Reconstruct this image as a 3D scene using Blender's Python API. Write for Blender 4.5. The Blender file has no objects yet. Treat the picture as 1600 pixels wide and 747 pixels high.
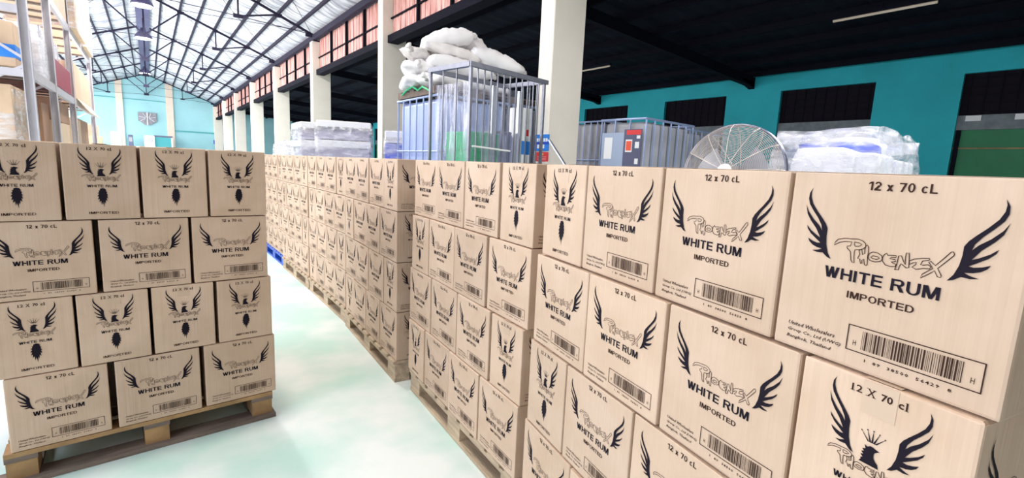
import bpy, bmesh, math, random
from mathutils import Vector, Matrix, noise
from mathutils.geometry import tessellate_polygon
random.seed(7)
PI = math.pi
SC = bpy.context.scene
C = SC.collection

# ------------------------------------------------------------------ camera
EYE = 1.384
YAW, PITCH, ROLL = 0.6472, -0.1490, 0.0460
fw = Vector((math.sin(YAW)*math.cos(PITCH), math.cos(YAW)*math.cos(PITCH), math.sin(PITCH)))
rt = Vector((math.cos(YAW), -math.sin(YAW), 0)); up = rt.cross(fw)
r_ = math.cos(ROLL)*rt + math.sin(ROLL)*up
u_ = math.cos(ROLL)*up - math.sin(ROLL)*rt
cd = bpy.data.cameras.new('camera'); cam = bpy.data.objects.new('camera', cd); C.objects.link(cam)
cam.matrix_world = Matrix(((r_.x, u_.x, -fw.x, 0), (r_.y, u_.y, -fw.y, 0), (r_.z, u_.z, -fw.z, EYE), (0, 0, 0, 1)))
cd.sensor_width = 36.0; cd.lens = 750.77/1600*36.0; cd.clip_start = 0.05; cd.clip_end = 300
SC.camera = cam
# ------------------------------------------------------------------ daylight, lamps, exposure
SC.view_settings.view_transform = 'Standard'; SC.view_settings.look = 'None'
SC.view_settings.exposure = -0.85; SC.view_settings.gamma = 1.0
SC.view_settings.use_curve_mapping = False
wd = bpy.data.worlds.new('overcast_daylight'); SC.world = wd; wd.use_nodes = True
bg = wd.node_tree.nodes['Background']; bg.inputs[0].default_value = (0.95, 0.96, 1.0, 1); bg.inputs[1].default_value = 2.6
LAMP_W = 800          # high bay lamps, watts
def area(name, loc, size, size_y, power, direction, col=(1, 1, 1)):
    l = bpy.data.lights.new(name, 'AREA'); l.shape = 'RECTANGLE'; l.size = size; l.size_y = size_y
    l.energy = power; l.color = col
    o = bpy.data.objects.new(name, l); C.objects.link(o); o.location = loc
    o.rotation_euler = Vector(direction).to_track_quat('-Z', 'Y').to_euler()
    return o
# fill lights added at the left openings for cartons, ceiling and gable
area('left_opening_fill', (-4.0, 3.0, 3.0), 8.0, 2.6, 500, (1, 0.1, -0.12), (0.88, 0.93, 1.06))
area('left_opening_fill', (-4.0, 12.0, 3.0), 10.0, 2.4, 1500, (1, -0.1, 0.25), (0.95, 0.95, 1.0))
area('left_opening_fill', (-4.0, 26.0, 3.0), 14.0, 2.4, 1500, (1, 0.0, 0.55), (0.98, 0.96, 1.0))
area('left_opening_fill', (-4.0, 39.0, 3.0), 12.0, 2.4, 1600, (1, 0.6, -0.45), (0.98, 0.97, 1.0))

# ------------------------------------------------------------------ materials
def mat(name, col, rough=0.6, metal=0.0, var=0.0, vscale=6.0, bump=0.0, bscale=40.0, stretch=(1, 1, 1), col2=None,
        alpha=1.0, trans=0.0, emit=0.0, coat=0.0, detail=4.0, object_coords=True, spec=None, lo=0.35, hi=0.65):
    m = bpy.data.materials.new(name); m.use_nodes = True
    nt = m.node_tree; b = nt.nodes['Principled BSDF']
    b.inputs['Roughness'].default_value = rough; b.inputs['Metallic'].default_value = metal
    b.inputs['Base Color'].default_value = (*col, 1)
    if spec is not None: b.inputs['Specular IOR Level'].default_value = spec
    if alpha < 1: b.inputs['Alpha'].default_value = alpha
    if trans: b.inputs['Transmission Weight'].default_value = trans
    if coat: b.inputs['Coat Weight'].default_value = coat
    if emit:
        b.inputs['Emission Color'].default_value = (*col, 1); b.inputs['Emission Strength'].default_value = emit
    if var or bump or col2:
        tc = nt.nodes.new('ShaderNodeTexCoord'); mp = nt.nodes.new('ShaderNodeMapping')
        mp.inputs['Scale'].default_value = stretch
        nt.links.new(tc.outputs['Object'], mp.inputs['Vector'])
    if var or col2:
        n = nt.nodes.new('ShaderNodeTexNoise'); n.inputs['Scale'].default_value = vscale; n.inputs['Detail'].default_value = detail
        nt.links.new(mp.outputs[0], n.inputs['Vector'])
        r = nt.nodes.new('ShaderNodeValToRGB')
        c2 = col2 if col2 else tuple(c*(1-var) for c in col)
        r.color_ramp.elements[0].position = lo; r.color_ramp.elements[1].position = hi
        r.color_ramp.elements[0].color = (*c2, 1); r.color_ramp.elements[1].color = (*col, 1)
        nt.links.new(n.outputs['Fac'], r.inputs[0]); nt.links.new(r.outputs[0], b.inputs['Base Color'])
        if emit: nt.links.new(r.outputs[0], b.inputs['Emission Color'])
    if bump:
        n2 = nt.nodes.new('ShaderNodeTexNoise'); n2.inputs['Scale'].default_value = bscale; n2.inputs['Detail'].default_value = 3
        nt.links.new(mp.outputs[0], n2.inputs['Vector'])
        bp = nt.nodes.new('ShaderNodeBump'); bp.inputs['Strength'].default_value = bump; bp.inputs['Distance'].default_value = 0.01
        nt.links.new(n2.outputs['Fac'], bp.inputs['Height']); nt.links.new(bp.outputs[0], b.inputs['Normal'])
    return m

def carton_mat():
    m = bpy.data.materials.new('corrugated_cardboard'); m.use_nodes = True
    nt = m.node_tree; b = nt.nodes['Principled BSDF']; b.inputs['Roughness'].default_value = 0.62
    b.inputs['Specular IOR Level'].default_value = 0.3
    tc = nt.nodes.new('ShaderNodeTexCoord'); oi = nt.nodes.new('ShaderNodeObjectInfo')
    ad = nt.nodes.new('ShaderNodeVectorMath'); ad.operation = 'ADD'
    sc = nt.nodes.new('ShaderNodeVectorMath'); sc.operation = 'SCALE'; sc.inputs['Scale'].default_value = 13.7
    cb = nt.nodes.new('ShaderNodeCombineXYZ')
    for i in range(3): nt.links.new(oi.outputs['Random'], cb.inputs[i])
    nt.links.new(cb.outputs[0], sc.inputs[0]); nt.links.new(tc.outputs['Object'], ad.inputs[0]); nt.links.new(sc.outputs[0], ad.inputs[1])
    n = nt.nodes.new('ShaderNodeTexNoise'); n.inputs['Scale'].default_value = 7; n.inputs['Detail'].default_value = 5
    nt.links.new(ad.outputs[0], n.inputs['Vector'])
    r = nt.nodes.new('ShaderNodeValToRGB'); r.color_ramp.elements[0].position = 0.3; r.color_ramp.elements[1].position = 0.7
    r.color_ramp.elements[0].color = (0.535, 0.385, 0.275, 1); r.color_ramp.elements[1].color = (0.61, 0.455, 0.345, 1)
    nt.links.new(n.outputs['Fac'], r.inputs[0])
    hs = nt.nodes.new('ShaderNodeHueSaturation')
    mr = nt.nodes.new('ShaderNodeMapRange'); mr.inputs['To Min'].default_value = 0.93; mr.inputs['To Max'].default_value = 1.06
    nt.links.new(oi.outputs['Random'], mr.inputs['Value']); nt.links.new(mr.outputs[0], hs.inputs['Value'])
    nt.links.new(r.outputs[0], hs.inputs['Color']); nt.links.new(hs.outputs[0], b.inputs['Base Color'])
    # vertical flutes of the board: stretched noise
    mp = nt.nodes.new('ShaderNodeMapping'); mp.inputs['Scale'].default_value = (75, 75, 1.2)
    nt.links.new(ad.outputs[0], mp.inputs['Vector'])
    n2 = nt.nodes.new('ShaderNodeTexNoise'); n2.inputs['Scale'].default_value = 1.0; n2.inputs['Detail'].default_value = 2
    nt.links.new(mp.outputs[0], n2.inputs['Vector'])
    bp = nt.nodes.new('ShaderNodeBump'); bp.inputs['Strength'].default_value = 0.4; bp.inputs['Distance'].default_value = 0.004
    nt.links.new(n2.outputs['Fac'], bp.inputs['Height']); nt.links.new(bp.outputs[0], b.inputs['Normal'])
    return m

def film_mat(name, tint, frac, rough=0.12, scale=(1, 1, 3.2), bump=0.35, ns=5.0):
    m = bpy.data.materials.new(name); m.use_nodes = True; nt = m.node_tree
    b = nt.nodes['Principled BSDF']; b.inputs['Base Color'].default_value = (*tint, 1); b.inputs['Roughness'].default_value = rough
    b.inputs['Specular IOR Level'].default_value = 0.8
    tr = nt.nodes.new('ShaderNodeBsdfTransparent'); mx = nt.nodes.new('ShaderNodeMixShader')
    tc = nt.nodes.new('ShaderNodeTexCoord'); mp = nt.nodes.new('ShaderNodeMapping'); mp.inputs['Scale'].default_value = scale
    mp.inputs['Rotation'].default_value = (0.4, 0.3, 0.2)
    n = nt.nodes.new('ShaderNodeTexNoise'); n.inputs['Scale'].default_value = ns; n.inputs['Detail'].default_value = 4
    nt.links.new(tc.outputs['Object'], mp.inputs[0]); nt.links.new(mp.outputs[0], n.inputs['Vector'])
    mr = nt.nodes.new('ShaderNodeMapRange'); mr.inputs['From Min'].default_value = 0.38; mr.inputs['From Max'].default_value = 0.66
    mr.inputs['To Min'].default_value = frac*0.35; mr.inputs['To Max'].default_value = min(1.0, frac*1.5)
    nt.links.new(n.outputs['Fac'], mr.inputs['Value']); nt.links.new(mr.outputs[0], mx.inputs[0])
    nt.links.new(tr.outputs[0], mx.inputs[1]); nt.links.new(b.outputs[0], mx.inputs[2])
    bp = nt.nodes.new('ShaderNodeBump'); bp.inputs['Strength'].default_value = bump; bp.inputs['Distance'].default_value = 0.03
    nt.links.new(n.outputs['Fac'], bp.inputs['Height']); nt.links.new(bp.outputs[0], b.inputs['Normal'])
    nt.links.new(mx.outputs[0], nt.nodes['Material Output'].inputs[0])
    return m

M = {}
M['carton'] = carton_mat()
M['ink'] = mat('black_print', (0.012, 0.009, 0.016), 0.8, spec=0.12)
M['brown_ink'] = mat('brown_black_print', (0.040, 0.018, 0.014), 0.8, spec=0.12)
M['tape'] = mat('packing_tape', (0.555, 0.41, 0.30), 0.40)
M['wood'] = mat('pallet_wood', (0.56, 0.43, 0.30), 0.8, var=0.35, vscale=5, bump=0.4, bscale=30, stretch=(1, 6, 6))
M['old_wood'] = mat('weathered_pallet_wood', (0.22, 0.17, 0.14), 0.85, var=0.4, vscale=5, bump=0.4, bscale=30, stretch=(1, 6, 6))
M['orange_wood'] = mat('fresh_pallet_block_wood', (0.46, 0.28, 0.13), 0.8, var=0.4, vscale=7, bump=0.3)
M['blue_plastic'] = mat('blue_pallet_plastic', (0.015, 0.09, 0.50), 0.45)
M['floor'] = mat('worn_mint_floor_paint', (0.78, 0.84, 0.83), 0.38, vscale=1.7, col2=(0.50, 0.73, 0.67), bump=0.05, bscale=8, detail=7, lo=0.38, hi=0.60)
M['cream'] = mat('cream_column_paint', (0.92, 0.86, 0.76), 0.7, var=0.06, vscale=2)
M['teal'] = mat('teal_wall_paint', (0.022, 0.52, 0.62), 0.75, var=0.12, vscale=1.2)
M['cyan'] = mat('light_cyan_wall_paint', (0.40, 0.73, 0.79), 0.75, var=0.12, vscale=0.6)
M['pilaster'] = mat('pale_peach_pilaster_paint', (0.86, 0.72, 0.60), 0.75, var=0.05)
M['steel'] = mat('dark_painted_steel', (0.028, 0.025, 0.052), 0.7, spec=0.2)
M['dark_steel'] = mat('blackish_roof_steel', (0.007, 0.007, 0.015), 0.85, spec=0.12)  # even near-black colour for bay steel, beam and lamp battens
M['foil'] = mat('silver_insulation_foil', (0.88, 0.88, 0.94), 0.5, metal=0.0, col2=(0.36, 0.35, 0.44), lo=0.36, hi=0.56, vscale=1.1, bump=1.0, bscale=1.6, stretch=(1.0, 5.5, 1), detail=6)  # second colour paints the dark shading of the foil creases
M['dark_roof'] = mat('dark_corrugated_roof', (0.012, 0.014, 0.028), 0.8, spec=0.15, var=0.4, vscale=1.0)
M['red_sheet'] = mat('glare_pink_cladding', (0.86, 0.52, 0.47), 0.6, vscale=2.5, col2=(0.55, 0.22, 0.19), stretch=(1, 7, 0.6), lo=0.4, hi=0.6)  # white glare on red-brown sheets painted in as pale pink
M['concrete'] = mat('grey_concrete', (0.24, 0.28, 0.31), 0.85, var=0.3, vscale=6, bump=0.3)
M['louvre'] = mat('black_window_mesh', (0.012, 0.010, 0.016), 0.9, spec=0.1)
M['green_door'] = mat('green_shutter_paint', (0.010, 0.21, 0.085), 0.55, var=0.15, vscale=2)
M['galv'] = mat('galvanised_steel', (0.55, 0.57, 0.64), 0.32, metal=0.75, var=0.15, vscale=20)
M['cage_steel'] = mat('dull_cage_steel', (0.25, 0.26, 0.31), 0.4, metal=0.5, var=0.15, vscale=20)
M['tank_bar'] = mat('blue_grey_tank_bar', (0.30, 0.38, 0.60), 0.4, metal=0.4)
M['rack'] = mat('pale_galvanised_rack', (0.58, 0.57, 0.62), 0.45, metal=0.35, var=0.1)
M['ibc_bottle'] = mat('milky_blue_tank_plastic', (0.42, 0.53, 0.86), 0.35, var=0.1, vscale=2)
M['ibc_grey'] = mat('milky_grey_tank_plastic', (0.44, 0.45, 0.50), 0.4, var=0.3, vscale=2)
M['sack'] = mat('white_woven_sack', (0.93, 0.92, 0.93), 0.55, var=0.05, vscale=3, bump=1.0, bscale=5)
M['sack_tan'] = mat('mottled_white_sack', (0.90, 0.86, 0.84), 0.6, var=0.25, vscale=4, bump=0.7, bscale=7)  # off-white with darker mottling over the whole sack
M['lamp'] = mat('lit_lamp_diffuser', (1, 1, 1), 0.4, emit=9.0)
M['tube'] = mat('dim_tan_tube', (0.62, 0.52, 0.42), 0.5, emit=0.25)  # faint glow put on tan tubes that are unlit
M['ridge'] = mat('purple_grey_ridge_duct', (0.12, 0.11, 0.24), 0.5, metal=0.2, var=0.3, vscale=3)
M['white'] = mat('white_plastic', (0.85, 0.86, 0.88), 0.5)
M['grey'] = mat('mid_grey_plastic', (0.30, 0.30, 0.33), 0.5)
M['slate'] = mat('slate_label_plate', (0.09, 0.10, 0.18), 0.5)
M['paleblue'] = mat('pale_blue_label_plate', (0.36, 0.44, 0.60), 0.5)
M['red'] = mat('red_print', (0.72, 0.035, 0.035), 0.5)
M['blue'] = mat('bright_blue_print', (0.02, 0.22, 0.72), 0.5)
M['deepblue'] = mat('deep_blue_print', (0.02, 0.06, 0.45), 0.5)
M['yellow'] = mat('yellow_print', (0.9, 0.62, 0.05), 0.5)
M['box_tan'] = mat('plain_tan_cardboard', (0.66, 0.48, 0.33), 0.7, var=0.1, vscale=4)
M['box_brown'] = mat('plain_brown_cardboard', (0.36, 0.20, 0.125), 0.7, var=0.15, vscale=4)
M['maroon'] = mat('maroon_carton_print', (0.36, 0.02, 0.06), 0.45, var=0.2)
M['green'] = mat('bright_green_plastic', (0.02, 0.50, 0.20), 0.4)
M['fan_wire'] = mat('cream_fan_wire', (0.66, 0.60, 0.56), 0.4, metal=0.3)
M['fan_rim'] = mat('dark_chrome_fan_rim', (0.26, 0.27, 0.36), 0.3, metal=0.7)
M['fan_blade'] = mat('grey_fan_blade', (0.40, 0.42, 0.50), 0.4)
M['film'] = film_mat('clear_stretch_film', (0.92, 0.92, 0.98), 0.40)
M['milky_film'] = film_mat('milky_stretch_film', (0.90, 0.90, 0.98), 0.42)
M['sheet'] = film_mat('hazy_plastic_sheet', (0.55, 0.58, 0.74), 0.40, 0.10, (4, 4, 0.5), 0.3, 3.0)
M['goods_white'] = mat('white_bagged_goods', (0.88, 0.89, 0.96), 0.5, var=0.06, vscale=5, bump=0.4, bscale=9)
M['goods_blue'] = mat('blue_bagged_goods', (0.03, 0.10, 0.80), 0.4, var=0.3, vscale=6)
M['bin_grey'] = mat('lavender_grey_tray', (0.46, 0.44, 0.58), 0.45, var=0.2, vscale=5)

# ------------------------------------------------------------------ mesh helpers
def nb(): return bmesh.new()
def bx(bm, x0, x1, y0, y1, z0, z1, mi=0):
    v = [bm.verts.new(p) for p in ((x0,y0,z0),(x1,y0,z0),(x1,y1,z0),(x0,y1,z0),(x0,y0,z1),(x1,y0,z1),(x1,y1,z1),(x0,y1,z1))]
    for q in ((3,2,1,0),(4,5,6,7),(0,1,5,4),(1,2,6,5),(2,3,7,6),(3,0,4,7)):
        f = bm.faces.new([v[i] for i in q]); f.material_index = mi
    return v
def bar(bm, p, q, w, h=None, upv=(0, 0, 1)):
    """rectangular bar from p to q"""
    h = h or w; p = Vector(p); q = Vector(q); d = (q-p).normalized(); upv = Vector(upv)
    if abs(d.dot(upv)) > 0.98: upv = Vector((1, 0, 0))
    s = d.cross(upv).normalized(); t = s.cross(d)
    v = [bm.verts.new(e + s*a*w/2 + t*b*h/2) for e in (p, q) for a, b in ((-1,-1),(1,-1),(1,1),(-1,1))]
    for i in range(4): bm.faces.new((v[i], v[(i+1)%4], v[4+(i+1)%4], v[4+i]))
    bm.faces.new(v[3::-1]); bm.faces.new(v[4:8])
def tube(bm, pts, r, n=6, closed=False):
    pts = [Vector(p) for p in pts]; rings = []; k = len(pts)
    for i, p in enumerate(pts):
        a = pts[(i-1) % k] if closed or i else pts[0]; b = pts[(i+1) % k] if closed or i < k-1 else pts[-1]
        d = (b-a).normalized(); s = d.orthogonal().normalized()
        ref = Vector((0, 0, 1)) if abs(d.z) < 0.9 else Vector((1, 0, 0))
        s = d.cross(ref).normalized(); t = s.cross(d)
        rr = r if not hasattr(r, '__len__') else r[i]
        rings.append([bm.verts.new(p + (s*math.cos(2*PI*j/n) + t*math.sin(2*PI*j/n))*rr) for j in range(n)])
    for i in range(k if closed else k-1):
        A, B = rings[i], rings[(i+1) % k]
        for j in range(n): bm.faces.new((A[j], A[(j+1)%n], B[(j+1)%n], B[j]))
    if not closed: bm.faces.new(rings[0][::-1]); bm.faces.new(rings[-1])
def lathe(bm, prof, n=24, c=(0, 0, 0)):
    rings = [[bm.verts.new((c[0]+r*math.cos(2*PI*j/n), c[1]+r*math.sin(2*PI*j/n), c[2]+z)) for j in range(n)] for r, z in prof]
    for A, B in zip(rings, rings[1:]):
        for j in range(n): bm.faces.new((A[j], A[(j+1)%n], B[(j+1)%n], B[j]))
    bm.faces.new(rings[0][::-1]); bm.faces.new(rings[-1])
def bevel(bm, w, seg=2):
    bmesh.ops.bevel(bm, geom=list(bm.edges), offset=w, segments=seg, affect='EDGES', profile=0.6)
def mesh(name, bm, m, smooth=False):
    me = bpy.data.meshes.new(name)
    bmesh.ops.recalc_face_normals(bm, faces=list(bm.faces))
    bm.to_mesh(me); bm.free()
    for x in (m if isinstance(m, (list, tuple)) else [m]): me.materials.append(x)
    if smooth:
        for p in me.polygons: p.use_smooth = True
    return me
def link(name, me, parent=None, loc=None, rz=0):
    o = bpy.data.objects.new(name, me); C.objects.link(o)
    if parent: o.parent = parent
    if loc is not None: o.location = loc
    if rz: o.rotation_euler[2] = rz
    return o
def obj(name, bm, m, parent=None, smooth=False, loc=None, rz=0): return link(name, mesh(name, bm, m, smooth), parent, loc, rz)
def tag(o, label=None, cat=None, group=None, kind=None):
    if label: o['label'] = label
    if cat: o['category'] = cat
    if group: o['group'] = group
    if kind: o['kind'] = kind
    return o
def thing(name, label, cat, loc=(0, 0, 0), rz=0, group=None):
    o = bpy.data.objects.new(name, None); C.objects.link(o); o.location = loc; o.rotation_euler[2] = rz
    o.empty_display_size = 0.1
    return tag(o, label, cat, group)
def struct(name, label=None):
    o = bpy.data.objects.new(name, None); C.objects.link(o); o['kind'] = 'structure'
    if label: o['label'] = label
    return o
def copy_tree(o, parent=None):
    c = o.copy(); C.objects.link(c); c.parent = parent
    for ch in list(o.children): copy_tree(ch, c)
    return c
ORD = ['first', 'second', 'third', 'fourth', 'fifth', 'sixth', 'seventh', 'eighth', 'ninth', 'tenth', 'eleventh', 'twelfth']

# ================================================================== SETTING
# floor, and an unseen pale yard added to bounce light in
b = nb(); bx(b, -4.5, 14.0, -8.0, 46.4, -0.2, 0)
tag(obj('floor', b, M['floor']), 'worn mint green painted warehouse floor', kind='structure')
b = nb(); bx(b, -40, -4.5, -20, 70, -0.25, -0.02)
tag(obj('floor', b, mat('yard_bounce_ground', (0.62, 0.60, 0.57), 0.85, var=0.15, vscale=0.5)), 'pale unseen yard added to bounce light inside', kind='structure')

COLY = [-0.66 + 5.8*k for k in range(-1, 9)]       # rows of columns: ... 5.14, 10.94 ...
# ---- right wall of the side bay with its openings
wr = struct('wall_right', 'teal side bay wall with dark window openings')
OPW, OPS = 2.14, 3.68
ops_ = [(0.63 + OPS*k, 0.63 + OPS*k + OPW) for k in range(-2, 12)]
b = nb(); y = -8.0
for a0, a1 in ops_:
    bx(b, 13.7, 13.95, y, a0, 0, 4.30); bx(b, 13.7, 13.95, a0, a1, 3.73, 4.30); y = a1
bx(b, 13.7, 13.95, y, 46.4, 0, 4.30)
obj('wall_face', b, M['teal'], wr)
for k, (a0, a1) in enumerate(ops_):
    w = struct('window_%d' % (k+1), 'dark meshed opening above a grey lintel and green shutter')
    b = nb(); bx(b, 13.80, 13.83, a0, a1, 2.88, 3.73)
    for j in range(9): bar(b, (13.79, a0+OPW*(j+0.5)/9, 2.88), (13.79, a0+OPW*(j+0.5)/9, 3.73), 0.015)
    for j in range(5): bar(b, (13.79, a0, 2.95+j*0.17), (13.79, a1, 2.95+j*0.17), 0.015)
    obj('mesh_panel', b, M['louvre'], w)
    b = nb(); bx(b, 13.76, 13.95, a0, a1, 2.58, 2.88); obj('lintel', b, M['concrete'], w)
    for q in ((0.13, 0.86) if k == 2 else ()):
        b = nb(); bx(b, 13.745, 13.76, a1-q-0.24, a1-q, 2.76, 2.87); obj('notice_plate', b, M['white'], w)
    sh = link('shutter', None, w) if False else None
    for j in range(12):
        b = nb(); bx(b, 13.80, 13.83, a0, a1, j*0.215, j*0.215+0.2145); obj('shutter_slat', b, M['green_door'], w)
    b = nb(); bx(b, 13.775, 13.80, a0, a1, 2.19, 2.215); obj('shutter_rail', b, M['orange_wood'], w)
    b = nb(); bx(b, 13.74, 13.80, a0+0.02, a0+0.09, 0, 2.58); bx(b, 13.74, 13.80, a1-0.09, a1-0.02, 0, 2.58); obj('guide_rail', b, M['dark_steel'], w)

# ---- gable wall at the far end
wb = struct('wall_back', 'light cyan gable wall with pale pilasters')
def roofz(x): return 6.97 - 0.395*abs(x-0.1)
b = nb()
prof = [(-4.5, 0), (14.0, 0), (14.0, 4.12), (4.9, 4.9), (4.9, 5.15), (0.1, 7.02), (-4.5, 5.2)]
lo = [b.verts.new((x, 46.2, z)) for x, z in prof]; hi = [b.verts.new((x, 46.4, z)) for x, z in prof]
b.faces.new(lo); b.faces.new(hi[::-1])
for i in range(len(prof)): b.faces.new((lo[i], lo[(i+1)%7], hi[(i+1)%7], hi[i]))
obj('wall_face', b, M['cyan'], wb)
for x0, x1, zt in ((-1.72, -1.32, 6.42), (1.24, 1.70, 6.40), (4.30, 4.95, 5.05), (-4.4, -4.0, 5.2)):
    b = nb(); bx(b, x0, x1, 46.05, 46.2, 0 if x0 < 4 else 3.0, zt); obj('pilaster', b, M['pilaster'], wb)
b = nb(); bx(b, 1.70, 4.95, 46.12, 46.2, 2.90, 3.0); obj('ledge', b, mat('teal_ledge_paint', (0.10, 0.42, 0.45), 0.7), wb)
b = nb(); bx(b, -4.4, 1.24, 46.16, 46.2, 5.02, 5.07); obj('ledge', b, bpy.data.materials['teal_ledge_paint'], wb)
# ---- unseen walls: front coloured to bounce warm light, left opened for daylight
b = nb(); bx(b, -4.5, 14.0, -8.2, -8.0, 0, 7.0)
M['plaster'] = mat('warm_bounce_plaster', (0.50, 0.34, 0.19), 0.8, var=0.08)  # warm colour picked for its bounce onto the left stack
tag(obj('wall_front', b, M['plaster']), 'unseen wall behind the photographer, coloured to bounce warm light', kind='structure')
wl = struct('wall_left', 'unseen plaster wall, wide openings added to let daylight in')  # openings shaped to let light in from the left
b = nb(); bx(b, -4.7, -4.5, -8, 46.4, 4.4, 5.4)
for cy in COLY + [46.0]: bx(b, -4.7, -4.5, cy-0.5, cy+0.6, 0, 4.4)
obj('wall_face', b, M['plaster'], wl)

# ---- ceiling of the main hall: foil, purlins, ridge duct
ce = struct('ceiling', 'gabled hall roof lined with silver foil between dark purlins')
for side in (-1, 1):
    b = nb(); NX, NY = 36, 330; g = []
    for i in range(NX+1):
        s = i/NX; x = 0.1 + side*s*4.75; row = []
        for j in range(NY+1):
            yy = -8 + 54.4*j/NY
            sag = -0.045*abs(math.sin(PI*(s*4.75)/0.55)) + 0.03*noise.noise(Vector((x*1.3, yy*2.2, side))) - 0.02*abs(math.sin(PI*yy/1.2))
            row.append(b.verts.new((x, yy, roofz(x)+0.10+sag)))
        g.append(row)
    for i in range(NX):
        for j in range(NY): b.faces.new((g[i][j], g[i+1][j], g[i+1][j+1], g[i][j+1]))
    obj('foil_lining', b, M['foil'], ce, smooth=True)
    b = nb(); x1 = 0.1+side*4.85
    v = [b.verts.new(p) for p in ((0.1, -8.2, roofz(0.1)+0.22), (x1, -8.2, roofz(x1)+0.22), (x1, 46.5, roofz(x1)+0.22), (0.1, 46.5, roofz(0.1)+0.22))]
    b.faces.new(v); obj('roof_sheet', b, M['dark_roof'], ce)
    for k in range(8):
        x = 0.1 + side*(0.55 + 0.55*k); z = roofz(x)+0.03
        b = nb(); bar(b, (x, -8, z), (x, 46.2, z), 0.055, 0.10); obj('purlin', b, M['steel'], ce)
b = nb(); bx(b, -0.13, 0.33, -8, 46.2, 6.80, 6.88); obj('ridge_duct', b, M['ridge'], ce)

# ---- ceiling of the side bay
def bayz(x): return 4.72 - 0.0655*(x-4.6)
cs = struct('ceiling', 'low dark corrugated roof over the side bay')
b = nb(); N = 260; pr = None
for j in range(N+1):
    yy = -8 + 54.4*j/N; dz = 0.02*(j % 2)
    cur = [b.verts.new((4.6, yy, bayz(4.6)+0.14+dz)), b.verts.new((13.95, yy, bayz(13.95)+0.14+dz))]
    if pr: b.faces.new((pr[0], pr[1], cur[1], cur[0]))
    pr = cur
obj('roof_sheet', b, M['dark_roof'], cs)
for k in range(9):
    x = 4.95 + 1.06*k; b = nb(); bar(b, (x, -8, bayz(x)+0.06), (x, 46.2, bayz(x)+0.06), 0.07, 0.14); obj('purlin', b, M['dark_steel'], cs)
for k in range(-2, 7):
    yy = 7.27 + 5.8*k; b = nb()
    bar(b, (4.9, yy, bayz(4.9)-0.12), (13.7, yy, bayz(13.7)-0.10), 0.16, 0.24)
    v = [b.verts.new(p) for p in ((13.7, yy-0.08, 3.85), (13.7, yy+0.08, 3.85), (13.7, yy+0.08, 4.05), (13.7, yy-0.08, 4.05), (12.9, yy-0.08, 4.06), (12.9, yy+0.08, 4.06))]
    for q in ((0,1,2,3), (0,4,5,1), (0,3,4), (1,5,2), (3,2,5,4)): b.faces.new([v[i] for i in q])
    obj('rafter', b, M['dark_steel'], cs)

# ---- eaves beam and red clerestory panels over the columns
cl = struct('trim_1', 'dark eaves beam with red clerestory sheets above, glare painted into their colour')
b = nb(); bx(b, 4.42, 4.66, -8, 46.2, 4.00, 4.16); obj('beam', b, M['dark_steel'], cl)
b = nb(); bar(b, (4.40, -8, 5.14), (4.40, 46.2, 5.14), 0.12, 0.16); obj('eaves_rail', b, M['steel'], cl)
for ci, cy in enumerate(COLY[:-1]):
    y0 = cy+0.15; y1 = COLY[ci+1]-0.15; n = 4
    for k in range(n):
        a0 = y0+(y1-y0)*k/n; a1 = y0+(y1-y0)*(k+1)/n
        for z0, z1 in ((4.18, 4.52), (4.55, 5.08)):
            b = nb(); m_ = 12
            for q in range(m_):
                p0 = a0+0.03+(a1-a0-0.05)*q/m_; p1 = a0+0.03+(a1-a0-0.05)*(q+1)/m_; dx = 0.010*(q % 2)
                bx(b, 4.52+dx, 4.55+dx, p0, p1, z0, z1)
            obj('red_sheet', b, M['red_sheet'], cl)
        b = nb(); bar(b, (4.49, a0, 4.0), (4.49, a0, 5.1), 0.05, 0.06); obj('mullion', b, M['dark_steel'], cl)
    b = nb(); bar(b, (4.50, y0, 4.535), (4.50, y1, 4.535), 0.03, 0.03); obj('glazing_rail', b, M['dark_steel'], cl)

# ---- columns
for k, cy in enumerate(COLY):
    if cy < -3: continue
    n = k-2
    lab = ('cream square column beside the leaning pole, nearest of the row' if n == 0 else
           'cream square column, %s from the camera along the hall row' % ORD[max(n, 0)]) if n >= 0 else 'cream column behind the photographer'
    c = thing('column', lab, 'column', (4.59, cy+(-0.0), 0), 0, 'cream columns between hall and side bay')
    b = nb(); bx(b, -0.29, 0.28, -0.14, 0.14, 0, 5.02); bevel(b, 0.012, 1); obj('shaft', b, M['cream'], c)
    b = nb(); bx(b, -0.24, 0.24, -0.12, 0.12, 5.02, 5.06); obj('cap_plate', b, M['steel'], c)
    c = thing('column', 'cream column on the left side, %s bay' % ORD[k], 'column', (-4.2, cy, 0), 0, 'left columns')
    b = nb(); bx(b, -0.29, 0.20, -0.14, 0.14, 0, 4.95); obj('shaft', b, M['cream'], c)

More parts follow.
